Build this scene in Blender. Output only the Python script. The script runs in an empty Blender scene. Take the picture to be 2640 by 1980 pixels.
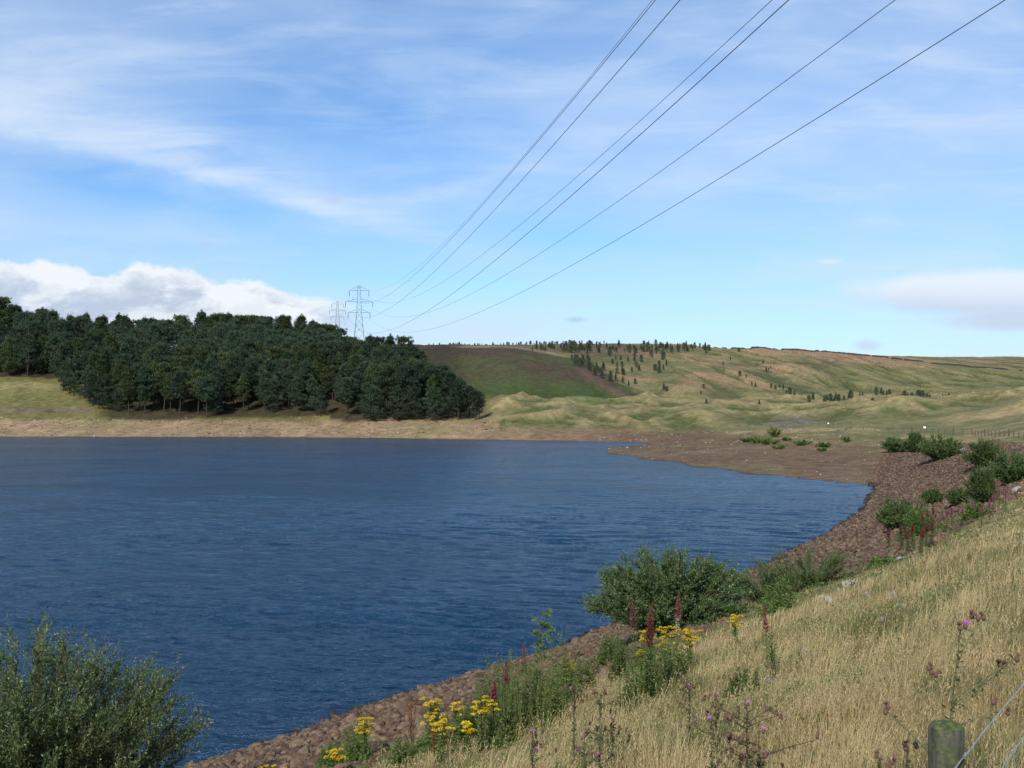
import bpy, math, random
import numpy as np
from mathutils import Vector
rng = np.random.default_rng(7)
random.seed(7)
C = bpy.data.collections.new('scene'); bpy.context.scene.collection.children.link(C)
F = 1000.0; HY = 395.0; EYE = 14.0; K = 1024/2212.0

# ------------------------------------------------------------------ numpy noise
def _hash(ix, iy, s):
    h = (ix*374761393 + iy*668265263 + s*974634777) & 0xffffffff
    h = ((h ^ (h >> 13))*1274126177) & 0xffffffff
    return ((h ^ (h >> 16)) & 0xffff)/65535.0
def vnoise(x, y, s=0):
    ix = np.floor(x).astype(np.int64); iy = np.floor(y).astype(np.int64)
    fx = x-ix; fy = y-iy
    fx = fx*fx*fx*(fx*(fx*6-15)+10); fy = fy*fy*fy*(fy*(fy*6-15)+10)
    a = _hash(ix, iy, s); b = _hash(ix+1, iy, s); c = _hash(ix, iy+1, s); d = _hash(ix+1, iy+1, s)
    return (a*(1-fx)+b*fx)*(1-fy)+(c*(1-fx)+d*fx)*fy
def fbm(x, y, s=0, o=4):
    t = 0; a = .5; n = 0
    for i in range(o):
        t = t + a*vnoise(x*2**i+i*17.3, y*2**i-i*9.1, s+i); n += a; a *= .5
    return t/n
def sstep(a, b, x):
    t = np.clip((x-a)/(b-a), 0, 1); return t*t*(3-2*t)

# ------------------------------------------------------------------ the shape of the land
TOE = np.array([(-84.3,-58.5),(-12.3,37.5),(-9.6,41.05),(-5.1,46.8),(-1.3,50.7),(3.8,57.4),(11,68),(20.1,81.4),(32.3,102),
                (42.9,122.8),(55.4,152),(66,180),(81,213),(104,262),(150,340),(300,560)], float)
def damdist(X, Y):
    best = np.full(X.shape, 1e9); sg = np.ones(X.shape)
    for (x0,y0),(x1,y1) in zip(TOE[:-1], TOE[1:]):
        dx, dy = x1-x0, y1-y0; L2 = dx*dx+dy*dy
        t = np.clip(((X-x0)*dx+(Y-y0)*dy)/L2, 0, 1)
        px = X-(x0+t*dx); py = Y-(y0+t*dy); d = np.hypot(px, py)
        m = d < best
        best = np.where(m, d, best); sg = np.where(m, np.sign(px*dy-py*dx), sg)
    return best*sg
# profiles of the far land: for a bearing (px), heights as (distance, y) seen from the crest
W = -3.0
PROF = {
 -400:[('w',325),(337,0.),(362,5.4),(372,8),(400,19.5),(425,20),(480,40),(560,46),(800,52),(1500,60)],
 0:   [('w',325),(337,0.),(362,5.4),(372,8),(400,18.6),(425,19.4),(480,38),(560,44),(800,52),(1500,60)],
 100: [('w',325),(337,0.),(362,5.2),(372,7),(400,17.5),(425,19),(480,35),(560,42),(800,52),(1500,60)],
 180: [('w',325),(336,0.),(362,5.2),(374,7),(402,14),(430,20),(480,34),(560,40),(800,52),(1500,60)],
 240: [('w',324),(335,0.),(360,5.2),(372,8),(400,14),(440,26),(480,35),(560,38),(800,52),(1500,60)],
 300: [('w',322),(333,0.),(358,5.5),(372,8.5),(400,15),(440,27),(480,33),(560,38),(800,52),(1500,60)],
 350: [('w',320),(330,0.),(355,5.6),(370,9.5),(400,17),(440,22),(500,28),(590,40),(1000,72),(1500,60)],
 400: [('w',314),(325,0.),(350,5.4),(368,9),(400,17),(420,23),(470,27),(560,38),(700,50),(1500,60)],
 440: [('w',308),(319,0.),(345,5.0),(370,7.6),(400,9.5),(440,17),(520,38.5),(600,43.5),(700,48),(1500,60)],
 480: [('w',306),(315,0.),(338,4.6),(370,6.6),(412,9.5),(450,18),(530,38.5),(600,43.2),(700,48.5),(1500,60)],
 520: [('w',300),(311,0.),(332,4.2),(370,6.6),(418,9.9),(450,17.6),(530,37.6),(600,43.2),(700,49.5),(1500,60)],
 560: [('w',296),(306,0.),(330,3.6),(370,6.2),(420,9.6),(450,15.6),(520,31.5),(545,33),(620,41),(715,51.5),(1500,60)],
 600: [('w',289),(299,0.),(322,2.2),(360,5),(420,9.4),(450,13.6),(500,24.5),(520,25.5),(600,37.5),(715,51.7),(1500,60)],
 606: [('w',231),(238.5,0.),(246,.25),(268,0.05),(274,-.25),(290,-.25),(298,0.05),(322,2.1),(360,5),(420,9.4),(450,13.2),(497,23.8),(520,25),(600,37.5),(715,51.8),(1500,60)],
 640: [('w',208),(215,0.),(240,.4),(262,.25),(277,0.03),(284,-.15),(290,-.1),(296,.1),(322,1.8),(360,4.8),(420,9.2),(450,12.5),(520,23),(600,37),(715,52),(1500,60)],
 690: [('w',187),(194,0.),(240,.8),(282,.6),(300,.9),(330,2.2),(360,4.6),(420,9.2),(450,13.5),(520,23.5),(600,36),(735,51.3),(1500,60)],
 740: [('w',171),(178,0.),(230,1.2),(290,2.0),(330,3.3),(360,5.2),(420,9.8),(450,12.5),(520,20),(600,32),(745,50),(1500,57)],
 790: [('w',160),(167,0.),(220,1.3),(290,2.7),(330,3.8),(360,5.8),(420,10.3),(460,12.5),(540,20.5),(620,33.5),(755,49.2),(1500,57)],
 840: [('w',151),(158,0.),(200,1.3),(270,3.0),(320,4.3),(360,6.6),(420,11),(470,13),(560,19),(640,30),(765,47.5),(860,50),(1500,57)],
 880: [('w',144),(151,0.),(200,1.6),(250,2.6),(290,3.6),(330,6),(370,8.8),(420,11.2),(480,13),(570,18),(650,27),(765,43),(1000,54),(1500,61)],
 930: [('w',140),(147,0.),(200,2.6),(240,3.4),(290,4.4),(330,7.5),(370,10.2),(420,11.2),(480,12.8),(570,17),(650,25),(765,39.5),(840,40),(1000,52),(1300,64),(2000,50)],
 980: [('w',140),(147,.5),(200,4.2),(240,4.4),(290,6.4),(330,9.4),(370,11.4),(420,11.6),(480,13),(570,16),(650,23),(765,35.8),(860,37),(1300,64.5),(2000,50)],
 1024:[('w',140),(147,1.0),(200,5.6),(240,6.8),(290,8.6),(330,12),(380,14.4),(430,12.2),(480,13.2),(570,15.6),(650,22),(765,32.8),(900,36),(1300,65.2),(2000,50)],
 1500:[('w',140),(147,1.0),(200,6),(240,7.6),(290,11),(330,14),(380,16),(430,14),(480,15),(570,17),(650,24),(765,33),(900,40),(1300,66),(2000,50)],
}
_cp = np.arange(-400, 1501, 3.0); _lr = np.log(np.arange(0,1)+1)
LR0, LR1, NR = math.log(100), math.log(4200), 900
_ld = np.linspace(LR0, LR1, NR); _dd = np.exp(_ld)
_keys = sorted(PROF)
_rows = []
for k in _keys:
    pts = PROF[k]; d0 = pts[0][1]
    ds = [60, d0-20, d0]+[p[0] for p in pts[1:]]+[4200]
    zs = [W, W, -.45]+[p[1] for p in pts[1:]]+[30]
    _rows.append(np.interp(_dd, ds, zs))
_rows = np.array(_rows)
TAB = np.empty((len(_cp), NR))
for j in range(NR): TAB[:, j] = np.interp(_cp, _keys, _rows[:, j])
def blur(a, ax, s):
    k = np.exp(-.5*(np.arange(-3*s, 3*s+1)/s)**2); k /= k.sum(); p = 3*s
    pad = [(0,0),(0,0)]; pad[ax] = (p,p); b = np.pad(a, pad, mode='edge')
    out = np.zeros_like(a)
    for i, w in enumerate(k):
        sl = [slice(None), slice(None)]; sl[ax] = slice(i, i+a.shape[ax]); out += w*b[tuple(sl)]
    return out
_soft = blur(blur(TAB, 1, 9), 0, 5)
_w = sstep(math.log(318), math.log(380), _ld)[None, :]
TAB = blur(TAB, 1, 2)*(1-_w)+_soft*_w
def farz(X, Y):
    Ys = np.maximum(Y, 20.0)
    cx = np.clip((512+F*X/Ys+400)/3.0, 0, len(_cp)-1.001); ry = np.clip((np.log(Ys)-LR0)/(LR1-LR0)*(NR-1), 0, NR-1.001)
    i = cx.astype(int); j = ry.astype(int); a = cx-i; b = ry-j
    return (TAB[i,j]*(1-a)+TAB[i+1,j]*a)*(1-b)+(TAB[i,j+1]*(1-a)+TAB[i+1,j+1]*a)*b
# grassed spoil mounds: bearing px, distance, height, radius across, radius deep
MND = [(509,372,4.6,9,12),(523,398,4.8,13,14),(541,392,4.4,14,14),(566,366,4.0,10,12),(602,366,3.6,9,12),(632,388,4.6,10,14),
 (645,412,5.6,14,18),(651,396,5.2,9,14),(678,350,3.0,9,9),(694,346,3.4,13,9),(720,378,4.6,13,14),(736,392,5.6,15,14),(764,392,4.6,16,14),
 (790,398,3.6,14,12),(822,388,5.2,11,14),(800,345,2.0,12,9),(867,338,3.4,15,12),(900,342,3.6,16,14),(926,344,3.8,17,14),(955,330,1.6,14,10),
 (986,292,2.2,13,9),(1026,300,4.6,14,14),(819,300,1.6,16,9),(770,300,1.3,18,8),(575,342,1.8,8,9),(545,352,1.8,10,9),(612,345,1.5,12,9),
 (700,420,4.0,10,20),(668,430,3.8,9,16),(1000,372,3.0,16,16),(850,380,3.2,14,14),(960,388,3.0,14,14),(530,425,3.5,10,14),(590,418,3.0,10,14),
 (1090,310,5,20,20),(1150,340,5,20,20)]
GUL = [(615,432,5.0,7,26),(708,440,7.0,16,22),(738,470,5,14,30),(775,560,4.0,16,60),(842,600,4.0,14,70),(900,640,3.5,14,60),(655,470,4.0,8,40),(990,600,4,18,60)]
def mounds(X, Y):
    h = np.zeros(X.shape); S = np.zeros(X.shape)
    wx = X+5*(fbm(X/16, Y/16, 31, 3)-.5)*2; wy = Y+5*(fbm(X/16, Y/16, 47, 3)-.5)*2
    for px, D, A, rx, ry in MND:
        x0 = (px-512)/F*D
        q = np.sqrt(((wx-x0)/rx)**2+((wy-D)/ry)**2+.012)
        b = A*np.exp(-1.25*q)*.85
        h = h+np.maximum(b-h*.6, 0)
    rg = 1-np.abs(2*fbm(wx/30, wy/30, 61, 2)-1)*2.6; rg2 = 1-np.abs(2*fbm(wx/15, wy/15, 64, 2)-1)*2.6
    h = h+(np.maximum(rg, 0)*2.6+np.maximum(rg2, 0)*1.2)*sstep(318, 345, Y)*(1-sstep(400, 450, Y))
    for px, D, A, rx, ry in GUL:
        x0 = (px-512)/F*D
        h = h-A*np.exp(-((wx-x0)/rx)**2-((wy-D)/ry)**2)*sstep(395, 420, Y)
    return h
def capz(Y): return np.interp(Y, [0,30,150,180,205,300], [12.1,12.1,6.8,5.2,4.0,3.0])
def height(X, Y, fine=True):
    X = np.asarray(X, float); Y = np.asarray(Y, float)
    d = damdist(X, Y)
    d = d+(fbm(X/5, Y/5, 3, 3)-.5)*1.1
    zd = .372*d; c = capz(Y)
    zd = np.minimum(zd, c)-.10*np.exp(-np.abs(zd-c)*2)
    zd = np.maximum(zd, -6)
    zf = farz(X, Y)
    px = 512+F*X/np.maximum(Y, 20)
    land = sstep(322, 345, Y)
    zf = zf+mounds(X, Y)*sstep(470, 500, px)*sstep(284, 305, Y)*(1-sstep(560, 700, Y)*.4)
    rough = (fbm(X/60, Y/60, 11, 4)-.5)*7*sstep(420, 560, Y)*(1-sstep(640, 740, Y)*.8)+(fbm(X/22, Y/22, 12, 4)-.5)*2.6*sstep(400, 450, Y)
    rough = rough*(.25+.75*sstep(600, 680, px))*(px > 300)
    zf = zf+rough+(fbm(X/9, Y/9, 13, 3)-.5)*.9*land
    # gullies running down the moor
    g = np.abs(fbm(X/26+Y/90, Y/200, 14, 3)-.5)*2
    zf = zf-np.exp(-(g/.07)**2)*2.2*sstep(470, 540, Y)*sstep(660, 700, px)*(1-sstep(900, 1100, Y))
    bank = np.where(px < 470, (fbm(X/7, Y/7, 15, 3)-.5)*1.6*sstep(348, 362, Y), 0)
    flat = (fbm(X/14, Y/14, 16, 4)-.5)*.32*(1-land)*np.where(zf > 0.3, 1, 0.25)
    shore = (fbm(X/6, Y/6, 18, 3)-.5)*.7*(1-sstep(330, 345, Y))*(px < 600)*(zf > .4)
    zf = zf+bank+flat+shore
    zf = zf-2.0*sstep(300, 310, Y*0+150)*0
    z = np.maximum(zd, zf)
    return z
def ghit(px, py, lo=2.5, hi=1400):
    """where the line of sight through a photo point meets the land: photo coordinates on the 2212 grid"""
    u = (px*K-512)/F; v = (HY-py*K)/F
    D = np.exp(np.linspace(math.log(lo), math.log(hi), 1500))
    e = EYE+v*D-height(u*D, D)
    i = int(np.argmax(e < 0)) if (e < 0).any() else len(D)-1
    i = max(i, 1)
    t = e[i-1]/(e[i-1]-e[i]+1e-9); d = D[i-1]+t*(D[i]-D[i-1])
    return np.array([u*d, d, float(height(np.array([u*d]), np.array([d]))[0])])

# ------------------------------------------------------------------ node helpers
class NT:
    def __init__(s, tree): s.t = tree; s.l = tree.links
    def n(s, typ, **kw):
        nd = s.t.nodes.new(typ)
        for k, v in kw.items():
            if k.startswith('i_'): nd.inputs[k[2:].replace('_', ' ')].default_value = v
            else: setattr(nd, k, v)
        return nd
    def put(s, sock, v):
        if isinstance(v, bpy.types.NodeSocket): s.l.new(v, sock)
        else: sock.default_value = v
    def m(s, op, a, b=0.0, c=0.0, clamp=False):
        nd = s.n('ShaderNodeMath', operation=op, use_clamp=clamp)
        s.put(nd.inputs[0], a); s.put(nd.inputs[1], b); s.put(nd.inputs[2], c); return nd.outputs[0]
    def add(s, a, b): return s.m('ADD', a, b)
    def sub(s, a, b): return s.m('SUBTRACT', a, b)
    def mul(s, a, b): return s.m('MULTIPLY', a, b)
    def div(s, a, b): return s.m('DIVIDE', a, b)
    def ss(s, a, b, x, o0=0.0, o1=1.0):
        nd = s.n('ShaderNodeMapRange', interpolation_type='SMOOTHSTEP', clamp=True)
        s.put(nd.inputs[0], x); s.put(nd.inputs[1], a); s.put(nd.inputs[2], b); s.put(nd.inputs[3], o0); s.put(nd.inputs[4], o1)
        return nd.outputs[0]
    def xyz(s, x, y, z=0.0):
        nd = s.n('ShaderNodeCombineXYZ'); s.put(nd.inputs[0], x); s.put(nd.inputs[1], y); s.put(nd.inputs[2], z); return nd.outputs[0]
    def noise(s, vec, scale, det=4, rough=.55, dist=0.0, col=False):
        nd = s.n('ShaderNodeTexNoise'); s.put(nd.inputs['Vector'], vec)
        nd.inputs['Scale'].default_value = scale; nd.inputs['Detail'].default_value = det
        nd.inputs['Roughness'].default_value = rough; nd.inputs['Distortion'].default_value = dist
        return nd.outputs['Color' if col else 'Fac']
    def mix(s, f, a, b, typ='MIX'):
        nd = s.n('ShaderNodeMix', data_type='RGBA', blend_type=typ)
        s.put(nd.inputs[0], f); s.put(nd.inputs[6], a); s.put(nd.inputs[7], b); return nd.outputs[2]
    def sep(s, v):
        nd = s.n('ShaderNodeSeparateXYZ'); s.put(nd.inputs[0], v); return nd.outputs
    def mapping(s, vec, sc, rot=(0,0,0)):
        nd = s.n('ShaderNodeMapping'); s.put(nd.inputs[0], vec); nd.inputs['Scale'].default_value = sc; nd.inputs['Rotation'].default_value = rot
        return nd.outputs[0]
def newmat(name):
    m = bpy.data.materials.new(name); m.use_nodes = True; m.node_tree.nodes.clear()
    return m, NT(m.node_tree)
def rgba(c): return (c[0], c[1], c[2], 1.0)
def simple(name, col, rough=.8, metal=0.0, var=.35, scale=8.0, col2=None, bump=.0, spec=.3):
    m, t = newmat(name)
    tc = t.n('ShaderNodeTexCoord').outputs['Object']
    n = t.noise(tc, scale, 5, .6)
    c2 = col2 or tuple(c*(1-var) for c in col)
    c = t.mix(t.ss(.35, .65, n), rgba(c2), rgba(col))
    p = t.n('ShaderNodeBsdfPrincipled'); t.put(p.inputs['Base Color'], c)
    p.inputs['Roughness'].default_value = rough; p.inputs['Metallic'].default_value = metal; p.inputs['Specular IOR Level'].default_value = spec
    if bump:
        b = t.n('ShaderNodeBump'); b.inputs['Strength'].default_value = bump; b.inputs['Distance'].default_value = .02
        t.put(b.inputs['Height'], t.noise(tc, scale*2, 5, .6)); t.put(p.inputs['Normal'], b.outputs[0])
    o = t.n('ShaderNodeOutputMaterial'); t.l.new(p.outputs[0], o.inputs[0]); return m
def leafmat(name, lo, hi, trans=.3, objvar=.25, third=None, spec=.25, rough=.55):
    """leaf tone runs from lo to hi with the per-leaf value 'tone'"""
    m, t = newmat(name)
    at = t.n('ShaderNodeAttribute', attribute_name='tone').outputs['Fac']
    oi = t.n('ShaderNodeObjectInfo').outputs['Random']
    c = t.mix(at, rgba(lo), rgba(hi))
    if third: c = t.mix(t.ss(.90, .96, at), c, rgba(third))
    k = t.add(1-objvar*.5, t.mul(oi, objvar))
    hs = t.n('ShaderNodeHueSaturation'); t.put(hs.inputs['Color'], c); t.put(hs.inputs['Value'], k)
    t.put(hs.inputs['Hue'], t.add(.5-.012, t.mul(t.m('FRACT', t.mul(oi, 7.31)), .024)))
    c = hs.outputs[0]
    d = t.n('ShaderNodeBsdfPrincipled'); t.put(d.inputs['Base Color'], c); d.inputs['Roughness'].default_value = rough; d.inputs['Specular IOR Level'].default_value = spec
    tr = t.n('ShaderNodeBsdfTranslucent'); t.put(tr.inputs['Color'], c)
    mx = t.n('ShaderNodeMixShader'); mx.inputs[0].default_value = trans
    t.l.new(d.outputs[0], mx.inputs[1]); t.l.new(tr.outputs[0], mx.inputs[2])
    o = t.n('ShaderNodeOutputMaterial'); t.l.new(mx.outputs[0], o.inputs[0]); return m

# ------------------------------------------------------------------ mesh helpers
def mesh_np(name, V, faces, mats, tone=None, smooth=False, midx=None, col=None):
    """faces: list of (n,k) int arrays"""
    me = bpy.data.meshes.new(name); V = np.asarray(V, np.float32)
    me.vertices.add(len(V)); me.vertices.foreach_set('co', V.ravel())
    lp = np.concatenate([f.ravel() for f in faces]).astype(np.int32)
    tot = np.concatenate([np.full(len(f), f.shape[1]) for f in faces]).astype(np.int32)
    st = np.concatenate([[0], np.cumsum(tot)[:-1]]).astype(np.int32)
    me.loops.add(len(lp)); me.loops.foreach_set('vertex_index', lp)
    me.polygons.add(len(tot)); me.polygons.foreach_set('loop_start', st); me.polygons.foreach_set('loop_total', tot)
    if midx is not None: me.polygons.foreach_set('material_index', np.asarray(midx, np.int32))
    me.polygons.foreach_set('use_smooth', np.full(len(tot), smooth))
    for m in (mats if isinstance(mats, (list, tuple)) else [mats]): me.materials.append(m)
    if tone is not None:
        a = me.attributes.new('tone', 'FLOAT', 'POINT'); a.data.foreach_set('value', np.asarray(tone, np.float32))
    if col is not None:
        a = me.attributes.new('tint', 'FLOAT_COLOR', 'POINT')
        a.data.foreach_set('color', np.concatenate([col, np.ones((len(col),1))], 1).astype(np.float32).ravel())
    me.update(calc_edges=True); return me
def link(name, me, parent=None, loc=None, **kw):
    o = bpy.data.objects.new(name, me); C.objects.link(o)
    if parent: o.parent = parent
    if loc is not None: o.location = loc
    for k, v in kw.items(): o[k] = v
    return o
def empty(name, loc, rz=0, sc=1.0, **kw):
    o = bpy.data.objects.new(name, None); C.objects.link(o); o.location = [float(c) for c in loc]; o.rotation_euler = (0,0,rz)
    o.scale = (sc,)*3 if not hasattr(sc, '__len__') else sc
    o.empty_display_size = .3
    for k, v in kw.items(): o[k] = v
    return o
def norm(a): return a/np.maximum(np.linalg.norm(a, axis=-1, keepdims=True), 1e-9)
class Buf:
    def __init__(s): s.V = []; s.F = {3:[], 4:[]}; s.T = []; s.n = 0; s.M = {3:[], 4:[]}
    def add(s, V, F, tone=.5, mi=0):
        V = np.asarray(V, float).reshape(-1,3); F = np.asarray(F, int)
        s.V.append(V); s.F[F.shape[1]].append(F+s.n); s.M[F.shape[1]].append(np.full(len(F), mi))
        s.T.append(np.broadcast_to(np.asarray(tone, float), (len(V),)).copy()); s.n += len(V)
    def leaves(s, P, Dr, L, Wd, tone, mi=0, up=None, fold=.0):
        """diamond leaf from P along Dr, length L, width Wd"""
        P = np.asarray(P, float); n = len(P); Dr = norm(np.asarray(Dr, float))
        L = np.broadcast_to(L, (n,))[:,None]; Wd = np.broadcast_to(Wd, (n,))[:,None]
        r = up if up is not None else rng.normal(size=(n,3))
        side = norm(np.cross(Dr, r)); nn = np.cross(side, Dr)
        V = np.stack([P, P+Dr*L*.45+side*Wd*.5+nn*Wd*fold, P+Dr*L, P+Dr*L*.45-side*Wd*.5+nn*Wd*fold], 1).reshape(-1,3)
        i = np.arange(n)*4
        s.add(V, np.stack([i,i+1,i+2,i+3], 1), np.repeat(np.broadcast_to(tone, (n,)), 4), mi)
    def tube(s, pts, rad, k=6, tone=.5, mi=0, cap=True):
        pts = np.asarray(pts, float); m = len(pts); rad = np.broadcast_to(rad, (m,))
        tg = np.gradient(pts, axis=0); tg = norm(tg)
        ref = np.array([0,0,1.]) if abs(tg[0][2]) < .9 else np.array([1.,0,0])
        a = norm(np.cross(tg, ref)); b = np.cross(tg, a)
        th = np.arange(k)*2*math.pi/k
        V = pts[:,None,:]+rad[:,None,None]*(a[:,None,:]*np.cos(th)[None,:,None]+b[:,None,:]*np.sin(th)[None,:,None])
        i = np.arange(m-1)[:,None]*k; j = np.arange(k)[None,:]; j2 = (j+1)%k
        Fq = np.stack([i+j, i+j2, i+k+j2, i+k+j], -1).reshape(-1,4)
        s.add(V.reshape(-1,3), Fq, tone, mi)
        if cap:
            V2 = np.concatenate([V[-1], pts[-1:]]); s.add(V2, np.stack([np.arange(k), (np.arange(k)+1)%k, np.full(k, k)], 1), tone, mi)
    def box(s, x0, x1, y0, y1, z0, z1, mi=0):
        V = [(x,y,z) for z in (z0,z1) for y in (y0,y1) for x in (x0,x1)]
        s.add(V, [(0,2,3,1),(4,5,7,6),(0,1,5,4),(2,6,7,3),(0,4,6,2),(1,3,7,5)], .5, mi)
    def mesh(s, name, mats, smooth=False):
        fs = []; mi = []
        for k in (3,4):
            if s.F[k]: fs.append(np.concatenate(s.F[k])); mi.append(np.concatenate(s.M[k]))
        return mesh_np(name, np.concatenate(s.V), fs, mats, tone=np.concatenate(s.T), smooth=smooth, midx=np.concatenate(mi))
def ico(sub=1):
    import bmesh
    bm = bmesh.new(); bmesh.ops.create_icosphere(bm, subdivisions=sub, radius=1)
    V = np.array([v.co[:] for v in bm.verts]); Fc = np.array([[v.index for v in f.verts] for f in bm.faces]); bm.free(); return V, Fc
ICO1 = ico(1); ICO2 = ico(2)
def rockshape(sub, r):
    V, Fc = ICO2 if sub == 2 else ICO1
    V = V.copy()
    for _ in range(7):   # chop with random planes: angular quarried stone
        n = norm(r.normal(size=3)); d = r.uniform(.42, .8)
        t = np.maximum(V@n-d, 0); V -= t[:,None]*n
    V *= np.array([1, r.uniform(.6,.95), r.uniform(.35,.65)])
    return V, Fc

# ------------------------------------------------------------------ world and light
SUN_EL, SUN_AZ = 38.0, 20.0     # the sun stands behind the viewer, a little to the left
sc = bpy.context.scene
w = bpy.data.worlds.new('World'); sc.world = w; w.use_nodes = True
t = NT(w.node_tree); w.node_tree.nodes.clear()
sky = t.n('ShaderNodeTexSky', sky_type='NISHITA', sun_disc=False)
sky.sun_elevation = math.radians(SUN_EL); sky.sun_rotation = math.radians(180+SUN_AZ)
sky.altitude = 250; sky.air_density = 1.0; sky.dust_density = .6; sky.ozone_density = 2.2
gen = t.n('ShaderNodeTexCoord').outputs['Generated']
X, Y, Z = t.sep(gen)
Yc = t.m('MAXIMUM', t.m('ABSOLUTE', Y), .08)
U = t.div(X, Yc); V_ = t.div(Z, Yc)
UV = t.xyz(U, V_)
# streaked high cloud on a flat layer overhead
Zc = t.m('MAXIMUM', t.add(Z, .06), .05)
PL = t.xyz(t.div(X, Zc), t.div(Y, Zc))
n1 = t.noise(t.mapping(UV, (1.3, 3.6, 1), (0,0,.25)), 1.9, 4, .5, .3)
n2 = t.noise(t.mapping(UV, (2.0, 8, 1), (0,0,-.18)), 2.4, 5, .55, .5)
n3 = t.noise(t.mapping(PL, (.35, .14, 1), (0,0,.5)), 1.0, 6, .6, .5)
nw = t.sub(t.noise(UV, 7.0, 4, .6), .5)
nwf = t.sub(t.noise(t.mapping(UV, (1,1.7,1)), 26.0, 6, .65), .5)
def gauss(cu, cv, su, sv, ang=0.0):
    du = t.sub(U, cu); dv = t.sub(V_, cv); c, s_ = math.cos(ang), math.sin(ang)
    a = t.div(t.add(t.mul(du, c), t.mul(dv, s_)), su); b = t.div(t.sub(t.mul(dv, c), t.mul(du, s_)), sv)
    return t.m('EXPONENT', t.mul(t.add(t.mul(a,a), t.mul(b,b)), -1.0))
veil = t.add(t.mul(t.ss(.34, .70, n1), .34), t.mul(t.ss(.36, .72, n2), .20))
veil = t.add(veil, t.mul(gauss(.42, .22, .20, .17, .4), .48))
veil = t.add(veil, t.mul(gauss(-.50, .34, .13, .16), .40))
veil = t.add(veil, t.mul(gauss(.12, .30, .16, .12, .3), .26))
veil = t.sub(veil, t.mul(gauss(-.14, .33, .14, .13), .12))
veil = t.sub(veil, t.mul(gauss(-.42, .215, .13, .022, -.22), .4))
veil = t.sub(veil, t.mul(gauss(.17, .16, .24, .05, .12), .24))
nfil = t.noise(t.mapping(UV, (2.2,15,1), (0,0,.27)), 2.4, 6, .62, .9)
# the long bright band, soft above and firm below
cl = t.add(t.add(.132, t.mul(U, -.262)), t.mul(nw, .03))
dv = t.add(t.sub(V_, cl), t.mul(nwf, .010))
def g1(c, s): return t.m('EXPONENT', t.mul(t.m('POWER', t.div(t.sub(U, c), s), 2.0), -1.0))
thick = t.m('MAXIMUM', t.add(.008, t.mul(U, -.115)), .010)
env = t.add(t.add(t.mul(g1(-.50,.07), .50), t.mul(g1(-.335,.075), .80)), t.add(t.mul(g1(-.205,.085), .78), t.mul(g1(-.085,.05), .34)))
env = t.add(env, t.mul(g1(-.42,.05), .18))
band = t.mul(t.ss(-.010, .012, dv), t.m('EXPONENT', t.mul(t.div(t.m('MAXIMUM', dv, 0.0), thick), -1.0)))
band = t.mul(t.mul(band, t.mul(env, 1.55)), t.add(.30, t.mul(t.ss(.25,.72,nfil), 1.1)))
band = t.add(band, t.mul(t.mul(gauss(-.03, .215, .13, .012, .28), t.ss(.3,.7,nfil)), .35))
fil2 = t.noise(t.mapping(UV, (2.6,13,1), (0,0,-.42)), 2.0, 6, .6, .6)
veil = t.add(t.add(veil, .05), t.mul(t.ss(.40,.74,fil2), .38))
veil = t.add(veil, t.m('MULTIPLY', band, 1.0))
veil = t.add(veil, t.mul(t.ss(.11, .0, V_), t.add(.28, t.mul(t.ss(.4, .7, n2), .35))))
veil = t.sub(1.0, t.m('EXPONENT', t.mul(t.m('MAXIMUM', veil, .02), -1.15)))
# low cumulus bank at the left
fc = t.n('ShaderNodeFloatCurve'); cur = fc.mapping.curves[0]
prof = [(0,.135),(.10,.142),(.20,.139),(.30,.128),(.38,.142),(.47,.134),(.57,.124),(.66,.121),(.74,.107),(.84,.104),(.93,.086),(1,.055)]
for i, (a, b) in enumerate(prof):
    if i == 0: cur.points[0].location = (a, b*5)
    elif i == len(prof)-1: cur.points[-1].location = (a, b*5)
    else: cur.points.new(a, b*5)
fc.mapping.update()
t.put(fc.inputs['Value'], t.ss(0,1,0) if False else t.m('DIVIDE', t.add(U, .53), .42, clamp=True))
top = t.add(t.sub(t.div(fc.outputs[0], 5.0), .006), t.add(t.mul(nwf, .030), t.mul(nw, .012)))
below = t.sub(top, V_)
cum = t.mul(t.ss(0, .007, below), t.ss(-.12, -.21, t.add(U, t.mul(nw, .12))))
cum = t.mul(cum, t.ss(-.9, -.7, U))
nsh = t.noise(t.mapping(UV, (1,2.1,1)), 9.0, 6, .62, .4)
cumlit = t.add(t.ss(.034, .0, t.add(below, t.mul(nwf, .03))), t.mul(t.ss(.47, .60, nsh), .75))
cumlit = t.m('MINIMUM', cumlit, 1.0)
# smooth grey cloud low at the right
def lens(cu, cv, su, sv, soft=.35, wob=.5):
    du = t.div(t.sub(U, cu), su); dv = t.div(t.add(t.sub(V_, cv), t.mul(nw, .012)), sv)
    r = t.m('SQRT', t.add(t.mul(du,du), t.mul(dv,dv)))
    return t.ss(1.0, 1-soft, t.add(r, t.mul(nwf, wob)))
ln1 = t.m('MAXIMUM', lens(.50, .102, .20, .029, .45, .35), lens(.52, .076, .125, .016, .6, .6))
ln1 = t.m('MAXIMUM', ln1, t.mul(lens(.318, .134, .018, .004, .9, .9), .5))
ln1 = t.m('MAXIMUM', ln1, t.mul(lens(.356, .049, .02, .008, .8, .9), .8))
ln2 = t.m('MAXIMUM', t.mul(lens(.063, .075, .015, .0045, .8, .6), .65), t.mul(lens(-.18, .193, .02, .006, .9, .8), .35))
ln2 = t.m('MAXIMUM', ln2, t.mul(lens(-.305, .150, .016, .005, .9, .8), .3))
lit2 = t.ss(.080, .116, t.add(V_, t.mul(nw, .02)))
low = t.mul(t.mul(gauss(-.02, .062, .20, .034, .08), t.ss(.25,.6,n2)), .75)
BS = .12
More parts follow.
